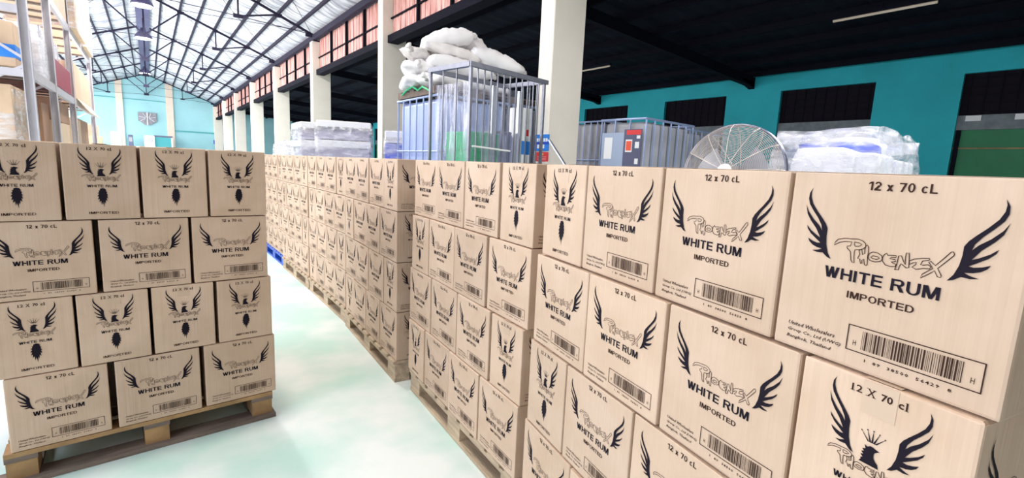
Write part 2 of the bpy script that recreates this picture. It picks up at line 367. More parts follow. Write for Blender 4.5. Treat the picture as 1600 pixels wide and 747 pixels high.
# ---- roof trusses
def gus(b, x, z, y, w=0.17, h=0.12): bx(b, x-w/2, x+w/2, y-0.03, y+0.03, z-h/2, z+h/2)
for k, cy in enumerate(COLY + [45.75]):
    if cy < 4: continue
    n = k-2
    t = thing('roof_truss', 'dark steel roof truss, %s from the camera%s' % (ORD[n], ' and in front of the gable wall' if cy > 45 else ''), 'truss',
              (0.1, cy, 5.0), 0, 'roof trusses across the hall')
    def zz(x): return roofz(x+0.1)-5.0-0.06
    for s in (-1, 1):
        b = nb(); bar(b, (s*4.3, 0, zz(s*4.3)), (0, 0, zz(0)), 0.05, 0.07); obj('top_chord', b, M['steel'], t)
        for p, q in (((0, 0.47), (1.12, zz(1.12))), ((2.2, 0.36), (2.2, zz(2.2))), ((2.2, 0.36), (3.27, zz(3.27)))):
            b = nb(); bar(b, (s*p[0], 0, p[1]), (s*q[0], 0, q[1]), 0.04, 0.045); obj('web_strut', b, M['steel'], t)
        b = nb(); bar(b, (s*3.27, 0, zz(3.27)), (s*2.2, 0, 0.36), 0.03, 0.03); 
        b.free()
        b = nb(); bar(b, (0, 0, 0.45), (s*2.2, 0, 0.36), 0.018); bar(b, (s*2.2, 0, 0.36), (s*4.25, 0, 0.24), 0.018); obj('tie_rod', b, M['steel'], t)
        for x, z, w in ((1.12, zz(1.12)-0.02, 0.22), (2.2, zz(2.2)-0.02, 0.15), (3.27, zz(3.27)-0.02, 0.22), (2.2, 0.36, 0.26), (4.25, zz(4.25)-0.03, 0.40)):
            b = nb(); gus(b, s*x, z, 0, w, 0.10); obj('gusset_plate', b, M['steel'], t)
    b = nb(); gus(b, 0, 0.45, 0, 0.30, 0.14); obj('gusset_plate', b, M['steel'], t)
    b = nb(); bar(b, (0, 0, 0.47), (0, 0, zz(0)), 0.13, 0.05); obj('king_post', b, M['steel'], t)
# crossed bracing wires under the foil
for k in range(2, 9):
    y0 = COLY[k]
    for s, nm in ((-1, 'left'), (1, 'right')):
        b = nb()
        tube(b, [(0.1+s*1.1, y0, roofz(1.1)-0.03), (0.1+s*4.2, y0+5.8, roofz(4.2)-0.05)], 0.009, 4)
        tube(b, [(0.1+s*4.2, y0, roofz(4.2)-0.05), (0.1+s*1.1, y0+5.8, roofz(1.1)-0.03)], 0.009, 4)
        obj('bracing_wire', b, M['steel'], ce)

# ---- high bay lamps and tubes
for i, yy in enumerate((2.9, 8.7, 14.7, 20.5, 26.3, 38.0)):  # last lamp added to brighten the far end
    lab = {3: 'round lit high bay lamp at the top edge under the ridge', 4: 'round lit high bay lamp under the ridge, farther and lower one'}.get(i, 'unseen lit high bay lamp, assumed along the ridge row')
    t = thing('high_bay_lamp', lab, 'lamp', (0.08, yy, 6.0), 0, 'high bay lamps under the ridge')
    b = nb(); lathe(b, [(0.29, 0.0), (0.31, 0.03), (0.26, 0.14), (0.12, 0.26), (0.08, 0.40)], 28); shd = obj('reflector_shade', b, M['ridge'], t, True)
    b = nb(); lathe(b, [(0.27, -0.03), (0.285, -0.005)], 28); obj('diffuser', b, M['lamp'], shd)
    b = nb(); tube(b, [(0, 0, 0.40), (0, 0, 0.82)], 0.012); obj('hanger', b, M['steel'], t)
    l = bpy.data.lights.new('lamp_light', 'AREA'); l.shape = 'DISK'; l.size = 0.5; l.energy = LAMP_W*(0.30, 0.40, 1, 1, 1, 0.8)[i]; l.color = (1, 0.93, 0.80) if i < 2 else (0.97, 0.97, 1.0)
    lo_ = bpy.data.objects.new('lamp_light', l); C.objects.link(lo_); lo_.parent = t; lo_.location = (0, 0, -0.05)
t = thing('tube_lamp', 'unseen tube lamp added to brighten the nearest column, side bay roof', 'lamp', (5.3, 0.4, 4.2))  # added fill with no known source; lifts the nearest column face
b = nb(); tube(b, [(0, -0.75, 0), (0, 0.75, 0)], 0.022, 8); obj('tube', b, M['lamp'], t)
b = nb(); bx(b, -0.04, 0.04, -0.78, 0.78, 0.025, 0.07); obj('batten', b, M['dark_steel'], t)
b = nb(); tube(b, [(0, 0, 0.07), (0, 0, bayz(5.3)-4.2+0.05)], 0.01); obj('hanger', b, M['dark_steel'], t)
l = bpy.data.lights.new('lamp_light', 'AREA'); l.shape = 'RECTANGLE'; l.size = 0.08; l.size_y = 1.5; l.energy = 340
lo_ = bpy.data.objects.new('lamp_light', l); C.objects.link(lo_); lo_.parent = t; lo_.location = (0, 0, -0.04)
for (p, q, lab) in (((9.73, 3.83), (9.68, 2.42), 'long dim tan tube lamp on the side bay roof, at upper right'), ((9.85, 10.2), (10.03, 9.2), 'short dim tan tube lamp on the side bay roof beside the nearest column')):
    t = thing('tube_lamp', lab, 'lamp', ((p[0]+q[0])/2, (p[1]+q[1])/2, 4.15)); l2 = abs(p[1]-q[1])/2
    b = nb(); tube(b, [(0, -l2, 0), (0, l2, 0)], 0.022, 8); obj('tube', b, M['tube'], t)
    b = nb(); bx(b, -0.04, 0.04, -l2-0.03, l2+0.03, 0.025, 0.07); obj('batten', b, M['dark_steel'], t)
    b = nb(); tube(b, [(0, 0, 0.07), (0, 0, bayz(9.8)-4.15+0.05)], 0.01); obj('hanger', b, M['dark_steel'], t)

# ================================================================== CARTON PRINT
WING = [(0.0410,0.2853),(0.0392,0.2776),(0.0397,0.2693),(0.0440,0.2588),(0.0536,0.2465),(0.0636,0.2356),(0.0707,0.2270),(0.0747,0.2193),(0.0747,0.2064),(0.0764,0.1925),(0.0807,0.1791),(0.0869,0.1697),(0.0801,0.1720),(0.0722,0.1781),(0.0628,0.1772),(0.0534,0.1793),(0.0633,0.1814),(0.0696,0.1843),(0.0603,0.1857),(0.0525,0.1888),(0.0463,0.1939),(0.0435,0.1991),(0.0515,0.1954),(0.0604,0.1931),(0.0663,0.1938),(0.0569,0.2003),(0.0472,0.2074),(0.0406,0.2150),(0.0387,0.2209),(0.0463,0.2133),(0.0572,0.2063),(0.0645,0.2026),(0.0556,0.2169),(0.0438,0.2299),(0.0368,0.2401),(0.0324,0.2562),(0.0378,0.2451),(0.0483,0.2328),(0.0595,0.2233),(0.0659,0.2151),(0.0637,0.2238),(0.0565,0.2349),(0.0462,0.2470),(0.0385,0.2572),(0.0354,0.2666),(0.0361,0.2763)]
SCRIPT = [
 [(0.0896,0.1940),(0.0908,0.1990),(0.0947,0.2040),(0.1055,0.2074),(0.1157,0.2078),(0.1255,0.2088),(0.1328,0.2072),(0.1375,0.2034),(0.1383,0.1995),(0.1359,0.1953),(0.1307,0.1929),(0.1232,0.1914),(0.1226,0.1885),(0.1231,0.1794),(0.1246,0.1702),(0.1219,0.1707),(0.1192,0.1741),(0.1165,0.1875),(0.1110,0.1920),(0.1100,0.1949),(0.1152,0.1965),(0.1167,0.2029),(0.1063,0.2021),(0.0984,0.1998)],
 [(0.1206,0.2035),(0.1278,0.2031),(0.1323,0.2011),(0.1286,0.1979),(0.1223,0.1969),(0.1209,0.1997)],
 [(0.1383,0.1995),(0.1402,0.2017),(0.1424,0.1994),(0.1433,0.1921),(0.1432,0.1831),(0.1443,0.1713),(0.1432,0.1696),(0.1403,0.1705),(0.1383,0.1792),(0.1358,0.1772),(0.1366,0.1720),(0.1346,0.1712),(0.1322,0.1780),(0.1290,0.1782),(0.1311,0.1854),(0.1293,0.1912),(0.1334,0.1934),(0.1353,0.1854),(0.1384,0.1882),(0.1375,0.1941)],
 [(0.1439,0.1847),(0.1450,0.1894),(0.1499,0.1925),(0.1566,0.1921),(0.1629,0.1889),(0.1643,0.1840),(0.1623,0.1800),(0.1548,0.1778),(0.1473,0.1786),(0.1444,0.1818)],
 [(0.1478,0.1839),(0.1508,0.1867),(0.1574,0.1864),(0.1603,0.1847),(0.1568,0.1819),(0.1508,0.1822)],
 [(0.1647,0.1812),(0.1645,0.1870),(0.1664,0.1917),(0.1692,0.1939),(0.1709,0.1910),(0.1758,0.1919),(0.1825,0.1924),(0.1824,0.1895),(0.1762,0.1891),(0.1741,0.1866),(0.1816,0.1865),(0.1832,0.1840),(0.1767,0.1818),(0.1800,0.1805),(0.1838,0.1798),(0.1831,0.1761),(0.1771,0.1749),(0.1693,0.1763)],
 [(0.1849,0.1722),(0.1832,0.1712),(0.1849,0.1808),(0.1855,0.1929),(0.1890,0.1936),(0.1925,0.1865),(0.1956,0.1815),(0.1946,0.1925),(0.1948,0.1988),(0.1983,0.1994),(0.1996,0.1906),(0.2008,0.1783),(0.1975,0.1770),(0.1921,0.1808),(0.1902,0.1818),(0.1884,0.1772),(0.1880,0.1722)],
 [(0.2000,0.1879),(0.2058,0.1918),(0.2155,0.1947),(0.2241,0.1963),(0.2249,0.1947),(0.2225,0.1929),(0.2166,0.1911),(0.2147,0.1853),(0.2180,0.1853),(0.2239,0.1871),(0.2275,0.1845),(0.2263,0.1815),(0.2187,0.1807),(0.2102,0.1775),(0.2046,0.1798),(0.2086,0.1841),(0.2092,0.1876),(0.2049,0.1861),(0.2012,0.1833)],
 [(0.2238,0.1911),(0.2264,0.1923),(0.2324,0.1875),(0.2390,0.1967),(0.2475,0.2093),(0.2499,0.2101),(0.2515,0.2074),(0.2511,0.2048),(0.2426,0.1934),(0.2356,0.1841),(0.2412,0.1748),(0.2405,0.1722),(0.2368,0.1725),(0.2324,0.1802),(0.2263,0.1741),(0.2172,0.1664),(0.2188,0.1725),(0.2299,0.1830)]]
def fillpoly(b, pts, mi=0):
    vs = [b.verts.new((x, 0, z)) for x, z in pts]
    for t in tessellate_polygon([[Vector((x, z, 0)) for x, z in pts]]):
        try: b.faces.new([vs[i] for i in t]).material_index = mi
        except ValueError: pass
def smooth_closed(pts, n=3):
    out = []; k = len(pts)
    for i in range(k):
        p0, p1, p2, p3 = pts[i-1], pts[i], pts[(i+1) % k], pts[(i+2) % k]
        for j in range(n):
            t = j/n
            out.append(tuple(0.5*((2*p1[a]) + (-p0[a]+p2[a])*t*0.8 + (2*p0[a]-5*p1[a]+4*p2[a]-p3[a])*t*t*0.0 +
                        0*(t**3)) if False else p1[a] + (p2[a]-p1[a])*t for a in (0, 1)))
    return out
def stroke(b, pts, w, closed=True, mi=1):
    P = [Vector(p) for p in pts]; k = len(P); L, Rr = [], []
    for i in range(k):
        a = P[i-1] if (closed or i) else P[i]; c = P[(i+1) % k] if (closed or i < k-1) else P[i]
        d = (c-a); d = d.normalized() if d.length > 1e-9 else Vector((1, 0)); n = Vector((-d.y, d.x))*w/2
        L.append(b.verts.new((P[i].x+n.x, 0, P[i].y+n.y))); Rr.append(b.verts.new((P[i].x-n.x, 0, P[i].y-n.y)))
    for i in range(k if closed else k-1):
        j = (i+1) % k; b.faces.new((L[i], L[j], Rr[j], Rr[i])).material_index = mi
def rect(b, x0, x1, z0, z1, mi=0):
    b.faces.new([b.verts.new(p) for p in ((x0,0,z0),(x1,0,z0),(x1,0,z1),(x0,0,z1))]).material_index = mi
def text(b, s, x0, x1, z0, z1, offset=0.0, mi=0, shear=0.0, res=2, spacing=1.0):
    """lettering as flat faces filling the box x0..x1, z0..z1 (z0 = baseline or lowest point)"""
    cu = bpy.data.curves.new('lettering', 'FONT'); cu.body = s; cu.size = 1; cu.offset = offset; cu.shear = shear
    cu.resolution_u = res; cu.space_character = spacing
    o = bpy.data.objects.new('lettering', cu); C.objects.link(o)
    dg = bpy.context.evaluated_depsgraph_get(); me = bpy.data.meshes.new_from_object(o.evaluated_get(dg))
    C.objects.unlink(o); bpy.data.objects.remove(o); bpy.data.curves.remove(cu)
    xs = [v.co.x for v in me.vertices]; ys = [v.co.y for v in me.vertices]
    ax, bx_, ay, by = min(xs), max(xs), min(ys), max(ys)
    vs = [b.verts.new((x0+(v.co.x-ax)/(bx_-ax)*(x1-x0), 0, z0+(v.co.y-ay)/(by-ay)*(z1-z0))) for v in me.vertices]
    for p in me.polygons:
        try: b.faces.new([vs[i] for i in p.vertices]).material_index = mi
        except ValueError: pass
    bpy.data.meshes.remove(me)
def arc(b, cx, cz, rx, rz, tx, tz, a0, a1, mi, n=10):
    P = []
    for i in range(n+1):
        a = math.radians(a0+(a1-a0)*i/n); c, q = math.cos(a), math.sin(a)
        P.append((b.verts.new((cx+rx*c, 0, cz+rz*q)), b.verts.new((cx+(rx-tx)*c, 0, cz+(rz-tz)*q))))
    for A, B in zip(P, P[1:]): b.faces.new((A[0], B[0], B[1], A[1])).material_index = mi
GW = {'W': 0.98, 'H': 0.72, 'I': 0.20, 'T': 0.66, 'E': 0.64, 'R': 0.74, 'U': 0.72, 'M': 0.86, 'P': 0.68, 'O': 0.78, 'D': 0.72, ' ': 0.26, '1': 0.42, '2': 0.60, '7': 0.58, '0': 0.60, 'x': 0.56, 'c': 0.54, 'L': 0.58}
def block(b, s, x0, x1, z0, z1, mi=0, t=0.19):
    """heavy sans capitals built from bars and arcs"""
    gap = 0.11; tot = sum(GW[c] for c in s)+gap*(len(s)-1); k = (x1-x0)/tot; h = z1-z0; x = x0
    for ch in s:
        w = GW[ch]
        def q(*p): fillpoly(b, [(x+a*k, z0+c*h) for a, c in p], mi)
        def r(a0, a1, c0, c1): q((a0, c0), (a1, c0), (a1, c1), (a0, c1))
        def ar(cx, cz, rx, rz, a0, a1, tt=t): arc(b, x+cx*k, z0+cz*h, rx*k, rz*h, tt*k, t*0.78*h, a0, a1, mi)
        if ch == 'W':
            for a, c in ((0, 0.19), (0.39, 0.19)): q((a, 1), (a+0.195, 1), (a+c+0.175, 0), (a+c-0.01, 0))
            for a in (0.40, 0.785): q((a, 1), (a+0.195, 1), (a+0.005, 0), (a-0.18, 0))
        elif ch == 'H': r(0, t, 0, 1); r(w-t, w, 0, 1); r(t, w-t, 0.42, 0.59)
        elif ch == 'I': r(0, t+0.01, 0, 1)
        elif ch == 'T': r(0, w, 0.84, 1); r(w/2-t/2, w/2+t/2, 0, 0.84)
        elif ch == 'E': r(0, t, 0, 1); r(t, w, 0, 0.165); r(t, w-0.03, 0.42, 0.58); r(t, w-0.01, 0.835, 1)
        elif ch in 'RP':
            zc = 0.435 if ch == 'R' else 0.40; hz = (1-zc)/2
            r(0, t, 0, 1); r(t, w*0.60, 1-0.155, 1); r(t, w*0.60, zc, zc+0.155); ar(w*0.60, 1-hz, w*0.38, hz, -90, 90)
            if ch == 'R': q((0.34, zc+0.02), (0.55, zc+0.02), (w+0.02, 0), (w-0.21, 0))
        elif ch == 'U': r(0, t, 0.34, 1); r(w-t, w, 0.34, 1); ar(w/2, 0.36, w/2, 0.38, 180, 360)
        elif ch == 'M': r(0, 0.17, 0, 1); r(w-0.17, w, 0, 1); q((0.0, 1), (0.25, 1), (w/2+0.08, 0), (w/2-0.08, 0)); q((w-0.25, 1), (w, 1), (w/2+0.08, 0), (w/2-0.08, 0))
        elif ch == 'O': ar(w/2, 0.5, w/2, 0.52, 0, 360)
        elif ch == 'D': r(0, t, 0, 1); r(t, w*0.42, 0.845, 1); r(t, w*0.42, 0, 0.155); ar(w*0.42, 0.5, w*0.58, 0.5, -90, 90)
        elif ch == '1': r(w-t-0.02, w-0.02, 0, 1); q((w-t-0.02, 1), (w-t-0.02, 0.80), (0.0, 0.68), (0.0, 0.84))
        elif ch == '7': r(0, w, 0.84, 1); q((w-t-0.02, 0.84), (w, 0.84), (t+0.14, 0), (0.13, 0))
        elif ch == '0': ar(w/2, 0.5, w/2, 0.52, 0, 360)
        elif ch == '2': ar(w/2, 0.70, w/2-0.01, 0.31, -25, 170); q((w-0.06, 0.56), (w-0.26, 0.62), (0.0, 0.16), (0.0, 0.0), (0.18, 0.0)); r(0, w, 0, 0.16)
        elif ch == 'x': q((0, 0.72), (0.21, 0.72), (w, 0), (w-0.21, 0)); q((0, 0), (0.21, 0), (w, 0.72), (w-0.21, 0.72))
        elif ch == 'c': ar(w/2, 0.36, w/2, 0.38, 40, 320)
        elif ch == 'L': r(0, t, 0, 1); r(t, w, 0, 0.165)
        x += (w+gap)*k
BW, BD, BH = 0.317, 0.241, 0.3135           # carton: wide face, narrow face, height
def fx(x): return x*0.97 - 0.003 - BW/2
b = nb()
fillpoly(b, [(fx(x), z) for x, z in WING]); fillpoly(b, [(-fx(x)+0.002, z) for x, z in WING][::-1])
for s in SCRIPT: stroke(b, [(fx(x), z) for x, z in s], 0.00115)
block(b, '12 x 70 cL', fx(0.1290), fx(0.2200), 0.2865, 0.2998, 1, 0.17)
block(b, 'WHITE RUM', fx(0.0800), fx(0.2436), 0.1395, 0.1580, 0, 0.17)
block(b, 'IMPORTED', fx(0.1210), fx(0.2162), 0.1130, 0.1240, 1, 0.16)
text(b, 'United Wholesalers', fx(0.029), fx(0.112), 0.0410, 0.0480, 0.012, 1, 0.25, 1)
text(b, 'Group Co., Ltd (UWG)', fx(0.029), fx(0.123), 0.0285, 0.0358, 0.012, 1, 0.25, 1)
text(b, 'Bangkok, Thailand', fx(0.0285), fx(0.109), 0.0160, 0.0235, 0.012, 1, 0.25, 1)
bl, br_, bb, bt = fx(0.1312), fx(0.3070), 0.0297, 0.0720
for a in ((bl, br_, bb, bb+0.0016), (bl, br_, bt-0.0016, bt), (bl, bl+0.0016, bb, bt), (br_-0.0016, br_, bb, bt)): rect(b, *a, 1)
x = fx(0.154); e = fx(0.285); rnd = random.Random(3); k = 0
while x < e-0.001:
    w = rnd.choice((0.0006, 0.0006, 0.0011, 0.0022)); rect(b, x, min(x+w, e), 0.0360, 0.0660, 1); x += w + rnd.choice((0.0010, 0.0014, 0.0019)); 
text(b, 'H', fx(0.1414), fx(0.1458), 0.0400, 0.0480, 0.0, 1); text(b, 'H', fx(0.2935), fx(0.2980), 0.0400, 0.0480, 0.0, 1)
text(b, '1  89  38500  56429  8', fx(0.1618), fx(0.2760), 0.0180, 0.0230, 0.02, 1, 0, 1, 1.25)
WIDE_PRINT = mesh('wide_face_print', b, [M['ink'], M['brown_ink']])

b = nb()
def nx(x): return 0.0 + x
nw = [((x-0.0324)/0.0545*0.047 - 0.071, 0.187+(z-0.1697)/0.1156*0.112) for x, z in WING]
fillpoly(b, nw); fillpoly(b, [(-x, z) for x, z in nw][::-1])
for s in SCRIPT: stroke(b, [((x-0.1705)*0.77, 0.157+(z-0.1664)*0.72) for x, z in s], 0.0011)
# serif lettering: 12 X 70 cl
text(b, '12', -0.040, -0.0245, 0.2870, 0.2985, 0.012, 1); rect(b, -0.0415, -0.0355, 0.2866, 0.2876, 1)
text(b, 'X', -0.0170, -0.0060, 0.2870, 0.2985, 0.012, 1)
for xx in (-0.0165, -0.0075): rect(b, xx-0.0025, xx+0.0025, 0.2866, 0.2874, 1); rect(b, xx-0.0025, xx+0.0025, 0.2981, 0.2989, 1)
text(b, '70', 0.0020, 0.0175, 0.2870, 0.2985, 0.025, 1)
text(b, 'c', 0.0250, 0.0320, 0.2868, 0.2950, 0.025, 1); rect(b, 0.0345, 0.0368, 0.2868, 0.2990, 1); rect(b, 0.0332, 0.0381, 0.2866, 0.2874, 1); rect(b, 0.0332, 0.0360, 0.2982, 0.2990, 1)
# crown and bird
for i, (tx, tz) in enumerate(((-0.0165, 0.2305), (-0.0085, 0.2345), (0.0, 0.2360), (0.0085, 0.2345), (0.0165, 0.2305))):
    bxx = -0.005+0.0025*i
    fillpoly(b, [(bxx-0.0013, 0.2165), (bxx+0.0013, 0.2165), (tx+0.0002, tz), (tx-0.0002, tz)])
    fillpoly(b, [(tx+0.0011*math.cos(2*PI*j/6), tz+0.0011*math.sin(2*PI*j/6)) for j in range(6)])
HEAD = [(0.115,0.210),(0.119,0.208),(0.123,0.211),(0.127,0.2105),(0.131,0.209),(0.1365,0.2075),(0.1335,0.2060),(0.1300,0.203),(0.1290,0.199),(0.1295,0.194),(0.132,0.190),(0.136,0.1865),(0.1375,0.180),(0.110,0.180),(0.1125,0.184),(0.112,0.187),(0.115,0.1885),(0.111,0.192),(0.115,0.194),(0.1115,0.197),(0.1155,0.199),(0.1125,0.202),(0.117,0.204)]
fillpoly(b, [(x-0.1245, z) for x, z in HEAD])
block(b, 'WHITE RUM', -0.048, 0.048, 0.1345, 0.1450, 0, 0.13)
TAIL = [(0.0, 0.131), (0.008, 0.129), (0.012, 0.122), (0.010, 0.119), (0.015, 0.113), (0.012, 0.110), (0.017, 0.100), (0.013, 0.101), (0.016, 0.088), (0.011, 0.091), (0.013, 0.076), (0.008, 0.082), (0.006, 0.066), (0.003, 0.074), (0.002, 0.050), (-0.002, 0.073), (-0.006, 0.060), (-0.007, 0.078), (-0.013, 0.072), (-0.011, 0.086), (-0.017, 0.083), (-0.013, 0.096), (-0.018, 0.097), (-0.012, 0.106), (-0.016, 0.110), (-0.011, 0.115), (-0.013, 0.121), (-0.009, 0.121), (-0.008, 0.128)]
fillpoly(b, TAIL[::-1])
block(b, 'IMPORTED', -0.048, 0.048, 0.0225, 0.0325, 1, 0.14)
NARROW_PRINT = mesh('narrow_face_print', b, [M['ink'], M['brown_ink']])

# carton bodies (four wear variants) with the slot between the top flaps
def carton_body(seed):
    rd = random.Random(seed); b = nb()
    bx(b, -BW/2, BW/2, -BD/2, BD/2, 0, BH); bevel(b, 0.0048, 2)
    for v in b.verts:
        if v.co.z > BH-0.004:                 # crushed corners and a slightly domed lid
            if abs(v.co.x) > BW/2-0.012 and abs(v.co.y) > BD/2-0.012: v.co.z -= rd.uniform(0, 0.004)
    me = mesh('box_body', b, M['carton']); return me
BODIES = [carton_body(i) for i in range(4)]
b = nb(); z = BH+0.0004
bx(b, -BW/2+0.006, BW/2-0.006, -0.0012, 0.0012, BH-0.0002, z); SEAM = mesh('flap_seam', b, M['brown_ink'])
b = nb(); bx(b, -BW/2+0.004, BW/2-0.004, -0.024, 0.024, BH, BH+0.0006)
for s in (-1, 1):
    x0 = s*(BW/2+0.0003); bx(b, min(x0, x0+s*0.0003), max(x0, x0+s*0.0003), -0.024, 0.024, BH-0.055, BH-0.003)
TAPE = mesh('packing_tape', b, M['tape'])
NCART = [0]
def carton(loc, rz, prints, label, group, cat='carton'):
    """prints: list of faces that carry lettering on show: 'S','N' wide faces (-Y,+Y), 'W','E' narrow faces (-X,+X)"""
    t = thing('cardboard_carton', label, cat, loc, rz, group)
    link('box_body', BODIES[NCART[0] % 4], t); NCART[0] += 1
    link('packing_tape', TAPE, t)
    for p in prints:
        me = WIDE_PRINT if p in 'SN' else NARROW_PRINT
        a = {'S': 0, 'N': PI, 'E': PI/2, 'W': -PI/2}[p]
        d = (BD/2 if p in 'SN' else BW/2) + 0.0011
        link('face_print', me, t, (d*math.sin(a), -d*math.cos(a), 0), a)
    return t

# ------------------------------------------------------------------ pallets
def pallet(origin, ang, label, lx=1.22, ly=1.0, mats=('wood', 'wood', 'wood'), group='pallets under the carton stacks'):
    """local +X runs along the long side (front, at y=0), local +Y goes into the pallet"""
    t = thing('pallet', label, 'pallet', (origin[0], origin[1], 0), ang, group)
    dk, bk, sk = [M[m] for m in mats]
    nbd = 9; bw = 0.105
    me = None
    for i in range(nbd):
        x = (lx-bw)*i/(nbd-1)
        if me is None:
            b = nb(); bx(b, 0, bw, -0.008, ly, 0.119, 0.1385); bevel(b, 0.002, 1); me = mesh('deck_board', b, dk)
        link('deck_board', me, t, (x, random.uniform(-0.004, 0.004), 0))
    for y in (0.0, ly/2-0.05, ly-0.10):
        b = nb(); bx(b, 0, lx, y, y+0.10, 0.098, 0.1188); obj('stringer_board', b, dk, t)
        b = nb(); bx(b, 0, lx, y, y+0.10, 0.001, 0.022); obj('bottom_board', b, sk, t)
        for x in (0.0, lx/2-0.07, lx-0.14):
            b = nb(); bx(b, x, x+0.14, y+0.003, y+0.097, 0.0222, 0.0978); obj('block', b, bk, t)
    return t

LAYER = ['bottom', 'third', 'second', 'top']     # words count from the top: index 3 = top
HP = 0.3155
def words(layer): return {0: 'top layer', 1: 'second layer down', 2: 'third layer down', 3: 'bottom layer'}[layer]
def stack(org, ang, starts, kinds, where, group, fill, near_side=True, far_side=False, zfix=0.0, left_sense=True, off=(0, 0, 0, 0)):
    """org: near front corner (x, y). Row direction d = (sin ang, cos ang) runs away along the aisle, n points into the stack (+x)."""
    d = Vector((math.sin(ang), math.cos(ang), 0)); n = Vector((math.cos(ang), -math.sin(ang), 0)); o = Vector((org[0], org[1], 0))
    rot = math.atan2(d.y, d.x)      # local +X of the frame along d
    for L in range(4):
        z = 0.14 + (3-L)*HP + 0.0005
        seq = kinds[L]; st = starts[L]; m = len(seq)
        for i, (k, s0) in enumerate(zip(seq, st)):
            wid, dep = (BW, BD) if k == 'L' else (BD, BW)
            rows = 1 if not fill else (4 if k == 'L' else 3)
            for r in range(rows):
                jx = random.uniform(-0.0015, 0.0015); jy = random.uniform(-0.005, 0.002) if r == 0 else 0
                p = o + d*(s0+wid/2+jx) + n*(dep/2 + r*(dep+0.004) + jy + off[L])
                p.z = z
                # carton local -Y (wide face) must look toward -n ; for 'S' local X along -d
                if k == 'L': rz = math.atan2(-d.y, -d.x); front, near, far = 'S', 'E', 'W'   # +X local = -d = near side
                else: rz = math.atan2(-d.y, -d.x)-PI/2; front, near, far = 'E', 'N', 'S'
                if k == 'L': pr = ['S'] if r == 0 else []
                else: pr = ['E'] if r == 0 else []
                if k == 'L':
                    if near_side and i == 0: pr.append('E')
                    if far_side and i == m-1: pr.append('W')
                else:
                    # rotate so that the narrow face looks to -n
                    if near_side and i == 0: pr.append('N')
                    if far_side and i == m-1: pr.append('S')
                if r == 0:
                    pos = where[1][L][i]
                    lab = '%s-face rum carton, %s, %s, %s' % ('wide' if k == 'L' else 'narrow', words(L), pos, where[0])
                    carton(p, rz + random.uniform(-0.007, 0.007), pr, lab, group)
                else:
                    carton(p, rz, pr, 'rum carton hidden inside the stack behind the front cartons', 'cartons hidden inside the stacks')
POS4 = ['nearest', 'second from near end', 'second from far end', 'farthest']
pos = [POS4]*4
K_A = ['LLLW', 'WLLL', 'LLLW', 'WLLL']; K_B = ['WLLL', 'LLLW', 'WLLL', 'LLLW']
S_L = [0.0, 0.322, 0.645, 0.968]; S_W = [0.0, 0.252, 0.575, 0.898]
stack((0.8583, 0.0782), 0.197, [[0.0, 0.325, 0.650, 0.971], [0.008, 0.259, 0.586, 0.908], [0.015, 0.340, 0.664, 0.990], [0.02, 0.272, 0.60, 0.925]], K_A,
      ('nearest right-hand pallet', pos), 'cartons on the nearest right-hand pallet', True, off=(0, -0.009, -0.015, -0.021))
stack((1.1216, 1.3608), 0.0825, [[-0.006, 0.255, 0.575, 0.895], [-0.004, 0.326, 0.648, 0.970], [0.01, 0.270, 0.600, 0.922], [0.012, 0.340, 0.665, 0.988]], K_B,
      ('second right-hand pallet', pos), 'cartons on the second right-hand pallet', True, off=(0, -0.006, -0.010, -0.014))
stack((1.178, 2.715), 0.0665, [S_W, S_L, S_W, S_L], K_B, ('third right-hand pallet', pos), 'cartons on the third right-hand pallet', False)
stack((1.275, 3.985), 0.0144, [S_W, S_L, S_W, S_L], K_B, ('fourth right-hand pallet', pos), 'cartons on the fourth right-hand pallet', False)
stack((1.29, 5.235), 0.0, [S_W, S_L, S_W, S_L], K_B, ('fifth right-hand pallet', pos), 'cartons on the fifth right-hand pallet', False)
stack((1.305, 6.49), 0.0, [S_W, S_L, S_W, S_L], K_B, ('far blue pallet', pos), 'cartons on the far blue pallet', False)
def row_pallet(org, ang, label, mats=('wood', 'wood', 'wood')):
    # local X along -d (toward the camera), local Y into the stack: start at the far end
    d = Vector((math.sin(ang), math.cos(ang), 0)); n = Vector((math.cos(ang), -math.sin(ang), 0))
    o = Vector((org[0], org[1], 0)) + d*1.215 - n*0.008
    return pallet(o, math.atan2(-d.y, -d.x), label, 1.22, 1.0, mats)
row_pallet((0.8583, 0.0782), 0.197, 'pale wooden pallet under the nearest right-hand carton stack')
row_pallet((1.1216, 1.3608), 0.0825, 'pale wooden pallet with notched front board under the second right-hand stack')
row_pallet((1.178, 2.715), 0.0665, 'wooden pallet with shadowed gaps under the third right-hand stack')
row_pallet((1.275, 3.985), 0.0144, 'wooden pallet under the fourth right-hand stack')
row_pallet((1.29, 5.235), 0.0, 'wooden pallet under the fifth right-hand stack')
row_pallet((1.305, 6.49), 0.0, 'blue pallet at the far end of the right-hand row', ('blue_plastic',)*3)

